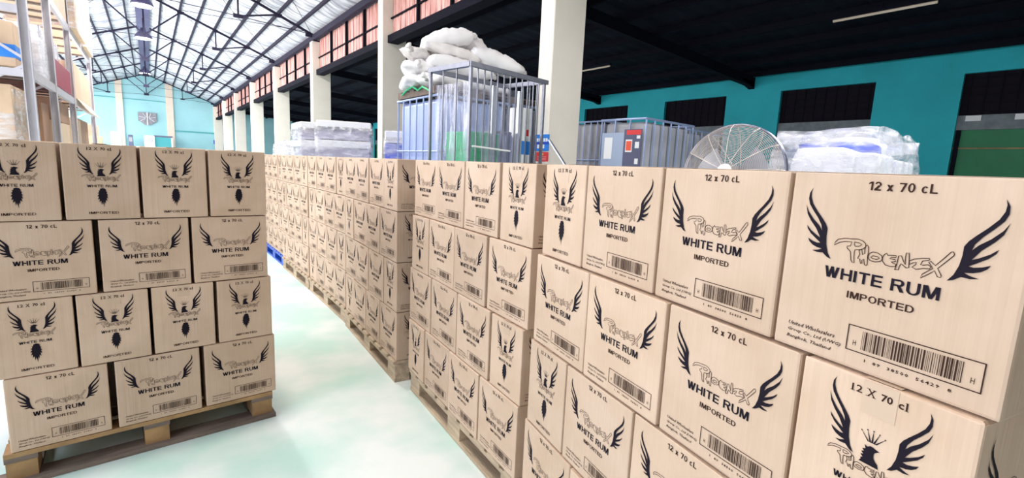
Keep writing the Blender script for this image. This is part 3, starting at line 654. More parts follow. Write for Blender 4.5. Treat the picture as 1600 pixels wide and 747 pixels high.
# front-left stack: its front faces the camera; local frame from its right front corner going left
def left_stack():
    a = -1.6239; d = Vector((math.sin(a), math.cos(a), 0)); n = Vector((math.cos(a), -math.sin(a), 0)); o = Vector((0.4631, 2.6764, 0))
    lay = ['WWWW', 'LLL', 'WWWW', 'LLL']
    st = [[0.002, 0.253, 0.506, 0.760], [0.004, 0.334, 0.670], [-0.010, 0.247, 0.501, 0.752], [-0.018, 0.318, 0.660]]
    pw = [['rightmost', 'second from right', 'second from left', 'leftmost'], ['rightmost', 'middle', 'leftmost']]
    for L in range(4):
        z = 0.14+(3-L)*HP+0.0005; seq = lay[L]
        for i, k in enumerate(seq):
            wid, dep = (BW, BD) if k == 'L' else (BD, BW)
            p = o + d*(st[L][i]+wid/2) + n*(dep/2+random.uniform(-0.002, 0.003)); p.z = z
            base = math.atan2(-d.y, -d.x)
            if k == 'L': rz = base; pr = ['S'] + (['E'] if i == 0 else []) + (['W'] if i == len(seq)-1 else [])
            else: rz = base-PI/2; pr = ['E'] + (['N'] if i == 0 else []) + (['S'] if i == len(seq)-1 else [])
            lab = '%s-face rum carton, %s, %s, front-left pallet' % ('wide' if k == 'L' else 'narrow', words(L), pw[0 if k == 'W' else 1][i])
            carton(p, rz+random.uniform(-0.006, 0.006), pr, lab, 'cartons on the front-left pallet')
        # rows behind
        bk = [('W' if seq[0] == 'W' else 'L')]
        dep = BW if seq[0] == 'W' else BD; y = dep+0.006
        rest = [('W', BW), ('W', BW), ('L', BD)] if seq[0] == 'W' else [('W', BW)]*3
        for kk, dp in rest:
            cnt = 4 if kk == 'W' else 3; wid = BD if kk == 'W' else BW
            for i in range(cnt):
                p = o + d*((0.985/cnt)*(i+0.5)) + n*(y+dp/2); p.z = z; base = math.atan2(-d.y, -d.x)
                e = (i == 0, i == cnt-1)
                if kk == 'L': carton(p, base, (['E'] if e[0] else []) + (['W'] if e[1] else []), 'rum carton hidden inside the stack behind the front cartons', 'cartons hidden inside the stacks')
                else: carton(p, base-PI/2, (['N'] if e[0] else []) + (['S'] if e[1] else []), 'rum carton hidden inside the stack behind the front cartons', 'cartons hidden inside the stacks')
            y += dp+0.004
    # pallet: short side to the camera
    t = thing('pallet', 'dark weathered wooden pallet with orange corner block under the front-left stack', 'pallet', (o.x+d.x*1.0, o.y+d.y*1.0, 0), math.atan2(-d.y, -d.x), 'pallets under the carton stacks')
    lx, ly = 1.0, 1.22
    for i in range(9):
        y = (ly-0.105)*i/8; b = nb(); bx(b, 0, lx, y, y+0.105, 0.119, 0.1385); obj('deck_board', b, M['orange_wood'] if i == 0 else M['wood'], t)
    for x in (0.0, lx/2-0.05, lx-0.10):
        b = nb(); bx(b, x, x+0.10, 0, ly, 0.098, 0.1188); obj('stringer_board', b, M['old_wood'], t)
        b = nb(); bx(b, x, x+0.10, 0.1, ly-0.1, 0.001, 0.022); obj('bottom_board', b, M['old_wood'], t)
        for y in (0.0, ly/2-0.07, ly-0.14):
            b = nb(); bx(b, x+0.003, x+0.097, y+0.004, y+0.14, 0.0222, 0.0978); obj('block', b, M['orange_wood'] if y == 0 else M['old_wood'], t)
    for y in (-0.02, ly-0.08):
        b = nb(); bx(b, -0.03, lx+0.01, y, y+0.099, 0.001, 0.0222 if y > 0 else 0.022); obj('bottom_board', b, M['old_wood'], t)
left_stack()

# ================================================================== GOODS BEHIND THE ROW
def rbox(bm, x0, x1, y0, y1, z0, z1, r, seg=3):
    t = nb(); bx(t, x0, x1, y0, y1, z0, z1); bevel(t, r, seg)
    me = bpy.data.meshes.new('tmp'); t.to_mesh(me); t.free(); bm.from_mesh(me); bpy.data.meshes.remove(me)
def ibc(loc, rz, label, w, dpt, h, bottle, bars=('x', 'y'), nbx=6, nby=6, group='caged tanks stacked two high', plates=False):
    """caged bulk tank; origin at the corner nearest the camera, local +X to the right, +Y away"""
    t = thing('caged_tank', label, 'tank', loc, rz, group)
    b = nb(); bx(b, 0, w, 0, dpt, 0.09, 0.12)
    for x in (0, w/2-0.05, w-0.10):
        for y in (0, dpt/2-0.05, dpt-0.10): bx(b, x, x+0.10, y, y+0.10, 0, 0.09)
    obj('base_pallet', b, M['galv'], t)
    b = nb(); rbox(b, 0.035, w-0.035, 0.035, dpt-0.035, 0.13, h-0.03, 0.07); bot = obj('bottle', b, M[bottle], t, True)
    b = nb(); lathe(b, [(0.09, 0), (0.09, 0.035), (0.07, 0.04)], 16, (w/2, dpt/2, h-0.03)); obj('filler_cap', b, M['slate'], bot)
    r = 0.011
    for z in (0.14, 0.13+(h-0.13)*0.30, h):
        b = nb(); tube(b, [(0.0, 0, z), (w, 0, z), (w, dpt, z), (0, dpt, z)], 0.016 if z == h else r, 6, True); obj('cage_hoop', b, M['tank_bar'], t)
    for i in range(nbx+1):
        for y in (0.0, dpt):
            b = nb(); x = 0.01+(w-0.02)*i/nbx; tube(b, [(x, y, 0.12), (x, y, h)], r); obj('cage_bar', b, M['tank_bar'], t)
    for i in range(1, nby):
        for x in (0.0, w):
            b = nb(); y = dpt*i/nby; tube(b, [(x, y, 0.12), (x, y, h)], r); obj('cage_bar', b, M['tank_bar'], t)
    return t

# left tank stack under the sacks (two columns of tanks)
LT = (2.95, 5.56)
t = ibc((LT[0], LT[1], 0), 0.0, 'lower caged tank under the pale blue tank, hidden by cartons', 1.1, 1.25, 1.10, 'ibc_bottle')
t = ibc((LT[0], LT[1], 1.105), 0.0, 'pale blue caged tank under the white sacks, behind the second pallet', 1.1, 1.25, 1.135, 'ibc_bottle', nby=6)
t = ibc((LT[0]+1.16, LT[1], 0), 0.0, 'lower caged tank behind the steel bar cage', 1.0, 1.25, 1.10, 'ibc_grey')
t = ibc((LT[0]+1.16, LT[1], 1.105), 0.0, 'grey caged tank seen through the steel bar cage', 1.0, 1.25, 1.135, 'ibc_grey')
# thin brown tray pallet with green strap under the sacks
t = thing('tray_pallet', 'brown slatted pallet with green strap between blue tank and sacks', 'pallet', (2.93, 5.62, 2.262))
for i in range(6):
    b = nb(); bx(b, 0.0, 1.95, 0.02+i*0.2, 0.14+i*0.2, 0.075, 0.095); obj('deck_board', b, M['old_wood'], t)
for x in (0.0, 0.6, 1.2, 1.8):
    b = nb(); bx(b, x, x+0.12, 0.02, 1.14, 0.0, 0.075); obj('bearer', b, M['old_wood'], t)
b = nb(); tube(b, [(-0.02, 0.95, 0.05), (-0.025, 0.8, 0.10), (-0.03, 0.6, 0.13), (-0.02, 0.45, 0.07), (-0.03, 0.3, 0.10), (-0.02, 0.1, 0.03)], 0.013); obj('green_strap', b, M['green'], t)['label'] = 'bright green strap'

# sacks
def sack(loc, rot, lx, ly, lz, seed, label, m='sack', ear=None):
    b = nb(); N1, N2 = 28, 18; rd = random.Random(seed); off = Vector((seed*3.1, seed*1.7, 0)); top = {}; 
    for sgn in (1, -1):
        for i in range(N1+1):
            for j in range(N2+1):
                a = -1+2*i/N1; c = -1+2*j/N2
                edge = i in (0, N1) or j in (0, N2)
                if edge and sgn == -1: top[(-1, i, j)] = top[(1, i, j)]; continue
                prof = (max(0, 1-abs(a)**3.2)*max(0, 1-abs(c)**3.4))**0.45
                px = a*lx/2*(1-0.10*(1-abs(c))*0 - 0.06*(c*c)*0); py = c*ly/2*(1-0.10*a*a)
                nn = noise.noise(Vector((a*2.2, c*2.2, sgn*2))+off)*0.26 + noise.noise(Vector((a*5, c*4, sgn))+off)*0.13
                pz = sgn*lz/2*prof*(1+nn*1.6)
                if sgn == -1: pz *= 0.8
                top[(sgn, i, j)] = b.verts.new((px+0.01*rd.uniform(-1, 1)*(1 if edge else 0.2), py, pz+0.012*noise.noise(Vector((a*9, c*7, 5))+off)))
    for sgn in (1, -1):
        for i in range(N1):
            for j in range(N2):
                q = [top[(sgn, i, j)], top[(sgn, i+1, j)], top[(sgn, i+1, j+1)], top[(sgn, i, j+1)]]
                try: b.faces.new(q if sgn == 1 else q[::-1])
                except ValueError: pass
    t = thing('white_sack', label, 'sack', loc, 0, 'white sacks heaped on the tanks'); t.rotation_euler = rot
    obj('sack_body', b, M[m], t, True)
    # gathered mouth of the sack
    b = nb(); s = ear if ear else 1
    pts = [(s*lx/2*0.96, 0, 0), (s*lx/2*1.03, 0, 0.006), (s*lx/2*1.10, 0.0, 0.016), (s*lx/2*1.18, 0.01, 0.03)]
    tube(b, pts, [0.045, 0.018, 0.028, 0.05], 8); obj('tied_mouth', b, M[m], t, True)
    return t
SK = [((3.28, 5.98, 2.455), (0, 0.04, 0.30), 0.74, 0.52, 0.21, 'lowest middle white sack on the brown tray pallet', 'sack', -1),
      ((3.06, 6.40, 2.45), (0.05, 0.05, 1.25), 0.74, 0.48, 0.20, 'lowest left white sack with a twisted ear over the green strap', 'sack', -1),
      ((3.78, 5.92, 2.45), (0, 0.06, -0.12), 0.76, 0.52, 0.20, 'lowest right white sack half behind the bar cage', 'sack', 1),
      ((3.04, 6.32, 2.635), (0, -0.02, 1.10), 0.74, 0.48, 0.20, 'smooth white sack second from the bottom at left', 'sack', -1),
      ((3.45, 5.95, 2.665), (0, 0.12, -0.20), 0.92, 0.54, 0.23, 'broad white sack in the middle of the heap', 'sack', 1),
      ((3.03, 6.28, 2.80), (0, 0.10, 0.75), 0.66, 0.36, 0.13, 'white sack sticking out left with a mottled tied neck', 'sack_tan', -1),
      ((3.95, 5.80, 2.80), (0, 0.24, -0.22), 0.80, 0.46, 0.25, 'white sack sloping down to the right above the bar cage', 'sack', 1),
      ((3.38, 6.02, 2.86), (0, 0.22, -0.35), 0.74, 0.48, 0.18, 'mottled sack with beige underside below the topmost sack', 'sack_tan', 1),
      ((3.74, 6.20, 3.03), (0, 0.50, -0.2), 0.56, 0.50, 0.32, 'round white sack at the upper right of the heap', 'sack', 1),
      ((3.32, 6.06, 3.02), (0, -0.24, -0.30), 0.70, 0.48, 0.26, 'topmost white sack with a raised right corner', 'sack', 1)]
for i, (loc, rot, lx, ly, lz, lab, m, ear) in enumerate(SK): sack(loc, rot, lx, ly, lz, i+1, lab, m, ear)

# steel bar cage with plastic lined bin inside
t = thing('steel_bar_cage', 'tall galvanised bar cage with hazy plastic lining, right of the blue tank', 'cage', (2.49, 4.06, 0), 0.176)
w, dp, h = 1.09, 0.62, 2.31
for (x, y) in ((0, 0), (w, 0), (0, dp), (w, dp)):
    b = nb(); bar(b, (x, y, 0), (x, y, h), 0.028); obj('corner_post', b, M['cage_steel'], t)
b = nb(); bar(b, (-0.02, 0, h+0.02), (w+0.05, 0, h+0.02), 0.04, 0.045); bar(b, (0, 0, h+0.02), (0, dp+0.02, h+0.02), 0.05, 0.045, (0, 0, 1)); obj('top_rail', b, M['cage_steel'], t)
b = nb(); bar(b, (0, dp, h+0.02), (w, dp, h+0.02), 0.04, 0.045); bar(b, (w, 0, h+0.02), (w, dp, h+0.02), 0.04, 0.045); obj('top_rail', b, M['cage_steel'], t)
for z in (0.15, 0.9):
    b = nb(); bar(b, (0, 0, z), (w, 0, z), 0.03); bar(b, (0, 0, z), (0, dp, z), 0.03); bar(b, (w, 0, z), (w, dp, z), 0.03); bar(b, (0, dp, z), (w, dp, z), 0.03); obj('cross_rail', b, M['cage_steel'], t)
b = nb(); tube(b, [(0.02, -0.03, 1.565), (0.55, -0.03, 1.545)], 0.010); obj('loose_rod', b, M['white'], t)
for i in range(1, 12):
    x = w*i/12; b = nb(); bar(b, (x, 0, 0.1), (x, 0, h), 0.012, 0.010); obj('cage_bar', b, M['cage_steel'], t)
for i in range(1, 3):
    y = dp*i/3; b = nb(); bar(b, (0, y, 0.1), (0, y, h), 0.010, 0.012); obj('cage_bar', b, M['cage_steel'], t)
for i in range(1, 6):
    y = dp*i/6
    b = nb(); bar(b, (w, y, 0.1), (w, y, h), 0.010, 0.012); obj('cage_bar', b, M['cage_steel'], t)
# wrinkled sheets just inside the bars
def sheet(x0, y0, x1, y1, z0, z1, amp=0.02, n=30):
    b = nb(); g = []; ax = Vector((x1-x0, y1-y0, 0)); nn = Vector((-ax.y, ax.x, 0)).normalized()
    for i in range(n+1):
        row = []
        for j in range(n+1):
            p = Vector((x0, y0, 0))+ax*(i/n); p.z = z0+(z1-z0)*j/n
            p += nn*amp*(noise.noise(Vector((i*0.45, j*0.10, x0*7)))+0.4*noise.noise(Vector((i*0.9, j*0.5, y0*5))))
            row.append(b.verts.new(p))
        g.append(row)
    for i in range(n):
        for j in range(n): b.faces.new((g[i][j], g[i+1][j], g[i+1][j+1], g[i][j+1]))
    return b
obj('plastic_lining', sheet(0.035, 0.045, 0.035, dp-0.04, 0.12, 2.18), M['sheet'], t, True)
obj('plastic_lining', sheet(0.035, 0.045, 0.78, 0.045, 0.12, 2.18), M['sheet'], t, True)
b = nb(); bx(b, 0.40, 0.47, 0.10, 0.13, 0.1, 2.2); obj('inner_post', b, mat('pale_aluminium', (0.62, 0.64, 0.66), 0.3, metal=0.6), t)
b = nb(); bx(b, 0.80, 0.87, 0.10, 0.13, 0.1, 2.2); obj('inner_post', b, bpy.data.materials['pale_aluminium'], t)
t = thing('green_crate', 'green plastic crate behind the lining of the bar cage', 'crate', (2.60, 4.20, 0), 0.176)
b = nb(); rbox(b, 0, 0.40, 0, 0.40, 0.95, 1.72, 0.02)
for k in range(4): bx(b, -0.01, 0.41, -0.01, 0.41, 1.0+0.18*k, 1.03+0.18*k)
obj('crate_body', b, M['green'], t)
b = nb(); rbox(b, 0, 0.40, 0, 0.40, 0.0, 0.94, 0.02); obj('crate_body', b, M['green'], t)
t = thing('plastic_drum', 'slate blue drum inside the bar cage', 'drum', (3.12, 4.48, 0), 0)
b = nb(); lathe(b, [(0.16, 0), (0.17, 0.03), (0.17, 0.50), (0.178, 0.52), (0.17, 0.54), (0.17, 1.2), (0.178, 1.22), (0.17, 1.24), (0.17, 1.70), (0.15, 1.74)], 28); obj('drum_body', b, mat('slate_blue_drum', (0.16, 0.18, 0.36), 0.35), t, True)
b = nb(); lathe(b, [(0.155, 1.74), (0.155, 1.76)], 28); obj('lid', b, M['cage_steel'], t)
t = thing('labelled_carton_stack', 'white carton with blue band and red dot inside cage at right', 'carton', (3.38, 4.40, 0), 0.176)
b = nb(); bx(b, 0, 0.16, 0, 0.2, 0, 1.42); obj('lower_carton', b, mat('indigo_carton', (0.10, 0.11, 0.28), 0.5), t)
b = nb(); bx(b, 0, 0.16, 0, 0.2, 1.425, 2.05); obj('upper_carton', b, M['white'], t)
b = nb(); bx(b, 0, 0.16, -0.003, 0, 1.53, 1.68); obj('blue_band', b, M['blue'], t)
b = nb(); bx(b, 0.09, 0.13, -0.004, 0, 1.74, 1.81); obj('red_mark', b, M['red'], t)

# signs and pole on the nearest column
def panel_sign(name, label, y0, y1, z0, z1, base, x=4.285):
    t = thing(name, label, 'sign', (x, (y0+y1)/2, z0))
    b = nb(); bx(b, -0.006, 0.004, -(y1-y0)/2, (y1-y0)/2, 0, z1-z0); obj('board', b, base, t); return t
t = panel_sign('wall_sign', 'blue sign with white lettering on the nearest cream column', 4.95, 5.24, 1.615, 1.835, M['blue'])
for z0, z1, y0, y1 in ((0.125, 0.170, -0.12, 0.12), (0.035, 0.085, -0.06, 0.10)):
    b = nb(); n = 5 if z0 > 0.1 else 3
    for i in range(n): bx(b, -0.009, -0.006, y0+(y1-y0)*i/n, y0+(y1-y0)*(i+0.72)/n, z0, z1)
    obj('white_lettering', b, M['white'], t)
b = nb(); bx(b, -0.0075, -0.006, -0.145, 0.145, 0.088, 0.118); obj('blue_stripe', b, M['deepblue'], t)
t = panel_sign('wall_sign', 'small red sign with yellow heading below the blue sign', 4.95, 5.20, 1.475, 1.60, M['red'])
b = nb(); 
for i in range(2): bx(b, -0.009, -0.006, -0.03+i*0.045, 0.005+i*0.045, 0.085, 0.11)
obj('yellow_heading', b, M['yellow'], t)
b = nb()
for i in range(3): bx(b, -0.009, -0.006, -0.09, 0.09, 0.02+i*0.02, 0.026+i*0.02)
obj('fine_lettering', b, mat('pale_red_lettering', (0.9, 0.45, 0.4), 0.5), t)
b = nb(); bar(b, (4.27, 4.93, 1.76), (4.52, 3.35, 0.0), 0.035, 0.02)
tag(obj('leaning_pole', b, M['galv']), 'thin grey metal pole leaning on the nearest cream column', 'pole')

# right-hand caged tanks
def labelled_tank(loc, lab):
    t = ibc(loc, 0.07, lab, 1.16, 0.70, 1.03, 'ibc_grey', nbx=6, nby=3)
    return t
labelled_tank((5.01, 3.96, 0), 'lower grey caged tank right of the nearest column, hidden by cartons')
t = labelled_tank((5.01, 3.96, 1.03), 'grey caged tank with hazard plates right of the nearest column')
b = nb(); bx(b, -0.022, -0.016, 0.30, 0.66, 0.42, 0.86); pl = obj('label_plate', b, M['paleblue'], t); pl['label'] = 'pale blue plate with white paper'
b = nb(); bx(b, -0.026, -0.022, 0.48, 0.61, 0.52, 0.80); obj('paper_label', b, M['white'], pl)
b = nb(); bx(b, -0.022, -0.016, 0.03, 0.30, 0.42, 0.90); pl = obj('label_plate', b, M['slate'], t); pl['label'] = 'slate plate with red mark'
b = nb(); bx(b, -0.026, -0.022, 0.04, 0.26, 0.83, 0.89); obj('red_strip', b, M['red'], pl)
b = nb(); bx(b, -0.026, -0.022, 0.165, 0.265, 0.61, 0.77); obj('white_frame', b, M['white'], pl)
b = nb(); bx(b, -0.029, -0.026, 0.175, 0.255, 0.63, 0.75); obj('red_diamond', b, mat('orange_red_print', (0.85, 0.10, 0.04), 0.5), pl)
b = nb(); bx(b, -0.026, -0.022, 0.06, 0.12, 0.66, 0.74); bx(b, -0.026, -0.022, 0.05, 0.10, 0.78, 0.82); bx(b, -0.026, -0.022, 0.06, 0.11, 0.46, 0.53); obj('white_marks', b, M['white'], pl)
b = nb(); bx(b, 0.06, 0.14, -0.022, -0.016, 0.20, 0.38); obj('paper_label', b, M['white'], t)
for nm, (x, y) in (('dark grey caged tank just left of the plated tank', (6.80, 6.32)), ('dim caged tank against the nearest column edge', (6.74, 7.45))):
    ibc((x, y, 0), 0.07, 'hidden lower tank of the ' + nm, 1.1, 0.95, 1.14, 'ibc_grey'); ibc((x, y, 1.145), 0.07, nm, 1.1, 0.95, 1.155, 'ibc_grey')
ibc((6.55, 4.35, 0), 0.07, 'hidden lower tank behind the fan', 1.1, 0.95, 1.02, 'ibc_grey'); ibc((6.55, 4.35, 1.03), 0.07, 'grey caged tank behind the fan top, right of plated tank', 1.1, 0.95, 1.03, 'ibc_grey')

# industrial fan
t = thing('industrial_fan', 'large round wire-guard fan standing behind the nearest cartons', 'fan', (3.32, 1.83, 0))
R0 = 0.352; cz = 1.40; tilt = 0.16
ax = Vector((-math.cos(tilt), -0.12, math.sin(tilt))).normalized(); e1 = Vector((0, 0, 1)); e1 = (e1-ax*e1.dot(ax)).normalized(); e2 = ax.cross(e1)
cc = Vector((0, 0, cz))
def dome(r, s): return 0.035 + 0.11*s*math.sqrt(max(0, 1-(r/R0)**2))
def ring(b, r, dz, wr, n=56): tube(b, [cc+ax*dz+(e1*math.cos(2*PI*i/n)+e2*math.sin(2*PI*i/n))*r for i in range(n)], wr, 4, True)
b = nb(); ring(b, R0, 0, 0.009, 64); ring(b, R0, 0.03, 0.006, 64); obj('guard_rim', b, M['fan_rim'], t, True)
for nm, s in (('front_guard', 1), ('back_guard', -1)):
    b = nb()
    for k in range(1, 29):
        r = R0*(0.12+0.88*k/29); ring(b, r, (0.03 if s > 0 else -0.03)+s*0.11*math.sqrt(1-(r/R0)**2)*1.0, 0.0016 if s > 0 else 0.0011, 44)
    o = obj(nm, b, M['fan_wire'], t); o['kind'] = 'stuff'
    for k in range(12):
        a = 2*PI*k/12+0.1; b = nb(); pts = []
        for q in range(9):
            r = R0*(0.12+0.88*q/8); pts.append(cc+ax*((0.033 if s > 0 else -0.033)+s*0.11*math.sqrt(max(0, 1-(r/R0)**2)))+(e1*math.cos(a)+e2*math.sin(a))*r)
        tube(b, pts, 0.0028, 5); obj('guard_spoke', b, M['fan_wire'], o)
b = nb(); n = 24
vs = [[b.verts.new(cc+ax*z+(e1*math.cos(2*PI*i/n)+e2*math.sin(2*PI*i/n))*0.05) for i in range(n)] for z in (0.12, 0.145)]
b.faces.new(vs[1]); b.faces.new(vs[0][::-1])
for i in range(n): b.faces.new((vs[0][i], vs[0][(i+1)%n], vs[1][(i+1)%n], vs[1][i]))
obj('badge', b, M['fan_wire'], t)
b = nb(); tube(b, [cc-ax*0.20, cc+ax*0.03], 0.07, 16); obj('motor', b, M['grey'], t, True)
for k in range(3):
    a0 = 2*PI*k/3+PI/3; b = nb(); g = []
    for i in range(9):
        rr = 0.06+0.18*i/8; row = []
        for j in range(7):
            aa = a0+(-0.40+0.8*j/6)*(0.6+0.4*i/8); row.append(b.verts.new(cc+ax*(0.02+0.05*(j/6-0.5))+(e1*math.cos(aa)+e2*math.sin(aa))*rr))
        g.append(row)
    for i in range(8):
        for j in range(6): b.faces.new((g[i][j], g[i+1][j], g[i+1][j+1], g[i][j+1]))
    obj('blade', b, M['fan_blade'], t, True)
b = nb(); tube(b, [(0.12, 0, 0.02), (0.12, 0, 1.2)], 0.02, 10); obj('pole', b, M['fan_rim'], t)
b = nb(); tube(b, [(0.12, 0, 1.18), (0.14, 0, 1.3), (0.10, 0, 1.40)], 0.02, 8); obj('yoke', b, M['fan_rim'], t)
b = nb(); bar(b, cc-ax*0.12+e2*(-0.38)+e1*0.02, cc+ax*0.05+e2*(-0.10)-e1*0.12, 0.022, 0.012); obj('guard_clamp', b, M['fan_wire'], t)
b = nb(); lathe(b, [(0.25, 0), (0.25, 0.02), (0.05, 0.05)], 28, (0.12, 0, 0)); obj('base', b, M['fan_rim'], t, True)

# wrapped pallets of bagged goods
def blob(bm, c, s, seed, n=2, amp=0.12):
    q = bmesh.ops.create_icosphere(bm, subdivisions=n+1, radius=1.0); off = Vector((seed*2.3, seed, 0))
    for v in q['verts']:
        d = v.co.normalized(); p = Vector([math.copysign(abs(a)**0.55, a) for a in d]); p = p*(1+amp*noise.noise(d*2.0+off))
        v.co = Vector((c[0]+p.x*s[0]*0.82, c[1]+p.y*s[1]*0.82, c[2]+p.z*s[2]*0.82))
def hull_film(bm, x0, x1, y0, y1, z0, z1, seed, amp, n=22, taper=0.12):
    """loose film draped around a load: sides and top"""
    off = Vector((seed*3.3, 0, 0)); verts = {}
    def V(p):
        k = (round(p[0], 4), round(p[1], 4), round(p[2], 4))
        if k not in verts:
            q = Vector(p); hz = (p[2]-z0)/(z1-z0); cx, cy = (x0+x1)/2, (y0+y1)/2
            ex = abs((p[0]-cx)/(x1-x0)*2); ey = abs((p[1]-cy)/(y1-y0)*2)
            f = 1-taper*hz**3; q.x = cx+(p[0]-cx)*f; q.y = cy+(p[1]-cy)*f
            if p[2] > z1-1e-4: q.z -= 0.20*(z1-z0)*(max(ex, ey)**4)*0.5
            nv = noise.noise_vector(q*2.6+off)*amp + noise.noise_vector(Vector((q.x*7, q.y*7, q.z*12))+off)*amp*0.35
            q += nv; verts[k] = bm.verts.new(q)
        return verts[k]
    def grid(P, U_, V_, nu, nv):
        for i in range(nu):
            for j in range(nv):
                c = [P+U_*(a/nu)+V_*(e/nv) for a, e in ((i, j), (i+1, j), (i+1, j+1), (i, j+1))]
                try: bm.faces.new([V(tuple(p)) for p in c])
                except ValueError: pass
    X, Y, Z = Vector((x1-x0, 0, 0)), Vector((0, y1-y0, 0)), Vector((0, 0, z1-z0)); P = Vector((x0, y0, z0))
    grid(P, X, Z, n, n); grid(P+Y, X, Z, n, n); grid(P, Y, Z, n, n); grid(P+X, Y, Z, n, n); grid(P+Z, X, Y, n, n)
# big load right of the fan
t = thing('film_wrapped_pallet', 'bulky pallet of white and blue bags in clear stretch film, right of the fan', 'pallet load', (4.35, 1.30, 0), 0.09)
b = nb(); bx(b, 0, 1.85, 0, 0.75, 0.10, 0.14); [bx(b, x, x+0.1, 0, 0.75, 0, 0.10) for x in (0, 0.87, 1.75)]; obj('base_pallet', b, M['wood'], t)
for i, (x, z, sx, sy, sz, mm) in enumerate(((0.45, 0.5, 0.50, 0.38, 0.36, 'w'), (1.35, 0.5, 0.5, 0.38, 0.36, 'w'), (0.45, 1.10, 0.48, 0.37, 0.32, 'w'), (1.35, 1.1, 0.5, 0.37, 0.32, 'w'),
                                            (0.25, 1.50, 0.24, 0.30, 0.20, 'w'), (0.55, 1.60, 0.34, 0.36, 0.16, 'b'), (1.40, 1.52, 0.30, 0.30, 0.16, 'b'), (1.02, 1.70, 0.30, 0.28, 0.12, 'w'), (0.42, 1.40, 0.20, 0.37, 0.12, 'b'))):
    b = nb(); blob(b, (x, 0.38, z), (sx, sy, sz), i+1); obj('goods_bag', b, M['goods_blue' if mm == 'b' else 'goods_white'], t, True)
b = nb(); rbox(b, 0.14, 0.75, 0.02, 0.50, 1.28, 1.62, 0.03); obj('inner_carton', b, M['goods_white'], t, True)
b = nb(); rbox(b, 0.95, 1.70, 0.03, 0.50, 1.25, 1.60, 0.03); obj('inner_carton', b, M['goods_white'], t, True)
b = nb(); hull_film(b, -0.04, 1.90, -0.05, 0.80, 0.05, 1.86, 2, 0.040, 34, 0.16); obj('stretch_film', b, M['milky_film'], t, True)

# stacks of lavender-grey trays wrapped in film (left of the blue tank)
def tray_stack(loc, rz, w, d_, h, label, rows=2, base=0.95):
    t = thing('wrapped_tray_stack', label, 'pallet load', loc, rz, 'film-wrapped tray stacks behind the right-hand row')
    b = nb(); bx(b, 0, w, 0, d_, 0.0, 0.12); obj('base_pallet', b, M['wood'], t)
    n = 6; hh = (h-0.12)/n
    for k in range(n):
        z0 = 0.12+k*hh
        b = nb(); rbox(b, 0.02, w-0.02, 0.02, d_-0.02, z0+0.008, z0+hh*0.62, 0.012, 1); obj('tray', b, M['bin_grey'], t)
        b = nb(); rbox(b, 0.0, w, 0.0, d_, z0+hh*0.62, z0+hh-0.004, 0.012, 1); obj('tray_lid', b, M['white'], t)
    b = nb(); hull_film(b, -0.02, w+0.02, -0.02, d_+0.02, 0.02, h+0.02, int(loc[0]*10), 0.018, 16, 0.0); obj('stretch_film', b, M['film'], t, True)
    return t
tray_stack((2.20, 8.33, 0), -0.40, 0.86, 0.62, 2.0, 'silver film-wrapped tray stack, right one, beside the blue crate')
tray_stack((2.12, 9.00, 0), -0.06, 0.62, 0.95, 2.0, 'silver film-wrapped tray stack, left one')
t = thing('wrapped_crate', 'small film-wrapped blue crate stack between trays and blue tank', 'crate', (3.02, 7.46, 0), -0.40)
b = nb(); rbox(b, 0, 0.44, 0, 0.6, 0, 1.1, 0.02); obj('lower_crate', b, M['goods_white'], t)
b = nb(); rbox(b, 0, 0.44, 0, 0.6, 1.11, 1.66, 0.02); obj('upper_crate', b, M['goods_blue'], t)
b = nb(); rbox(b, -0.005, 0.445, -0.005, 0.6, 1.67, 1.86, 0.02); obj('lid', b, M['goods_white'], t)
b = nb(); hull_film(b, -0.02, 0.46, -0.02, 0.62, 0.02, 1.89, 5, 0.02, 14, 0); obj('stretch_film', b, M['film'], t, True)
t = thing('wrapped_goods_pallet', 'low pale heap of film-wrapped bags at the far end of the row', 'pallet load', (2.35, 11.2, 0), 0)
for i in range(5):
    b = nb(); blob(b, (0.45, 0.5+0.12*(i % 2), 0.20+0.33*i), (0.48, 0.62, 0.20), 20+i); obj('goods_bag', b, M['goods_white'], t, True)
b = nb(); hull_film(b, -0.06, 0.95, -0.1, 1.2, 0.02, 1.76, 9, 0.04, 16, 0.06); obj('stretch_film', b, M['milky_film'], t, True)

# ================================================================== STORAGE RACK ON THE LEFT
t = thing('pallet_rack', 'pale galvanised storage rack loaded with cartons at upper left', 'rack', (0, 0, 0))
RX = -1.1; UY = [8.26, 10.15, 12.45, 16.7]
for y in UY:
    for x in (RX, RX-1.0):
        b = nb(); bx(b, x-0.045, x-0.035, y-0.04, y+0.04, 0, 5.3); bx(b, x+0.035, x+0.045, y-0.04, y+0.04, 0, 5.3); bx(b, x-0.045, x+0.045, y+0.034, y+0.04, 0, 5.3); obj('upright', b, M['rack'], t)
    b = nb()
    for k in range(7):
        z = 0.3+0.7*k; bar(b, (RX-0.04, y, z), (RX-0.96, y, z+0.65 if k % 2 else z+0.60), 0.03) if k % 2 else bar(b, (RX-0.96, y, z), (RX-0.04, y, z+0.6), 0.03)
    obj('frame_bracing', b, M['rack'], t)
for z in (1.15, 2.29, 3.60):
    for i in range(3):
        for x in (RX+0.01, RX-1.01):
            b = nb(); bar(b, (x, UY[i]+0.045, z-0.06), (x, UY[i+1]-0.045, z-0.06), 0.05, 0.11); obj('beam', b, M['rack'], t)
        for q in range(4):
            yy = UY[i]+(UY[i+1]-UY[i])*(q+0.5)/4; b = nb(); bar(b, (RX-1.0, yy, z-0.015), (RX, yy, z-0.015), 0.08, 0.028); obj('shelf_bar', b, M['old_wood'], t)
for z in (2.28, 3.0):
    b = nb(); bar(b, (RX-0.96, UY[0], z-0.06), (RX-0.04, UY[0], z-0.06), 0.04, 0.09); obj('end_beam', b, M['rack'], t)
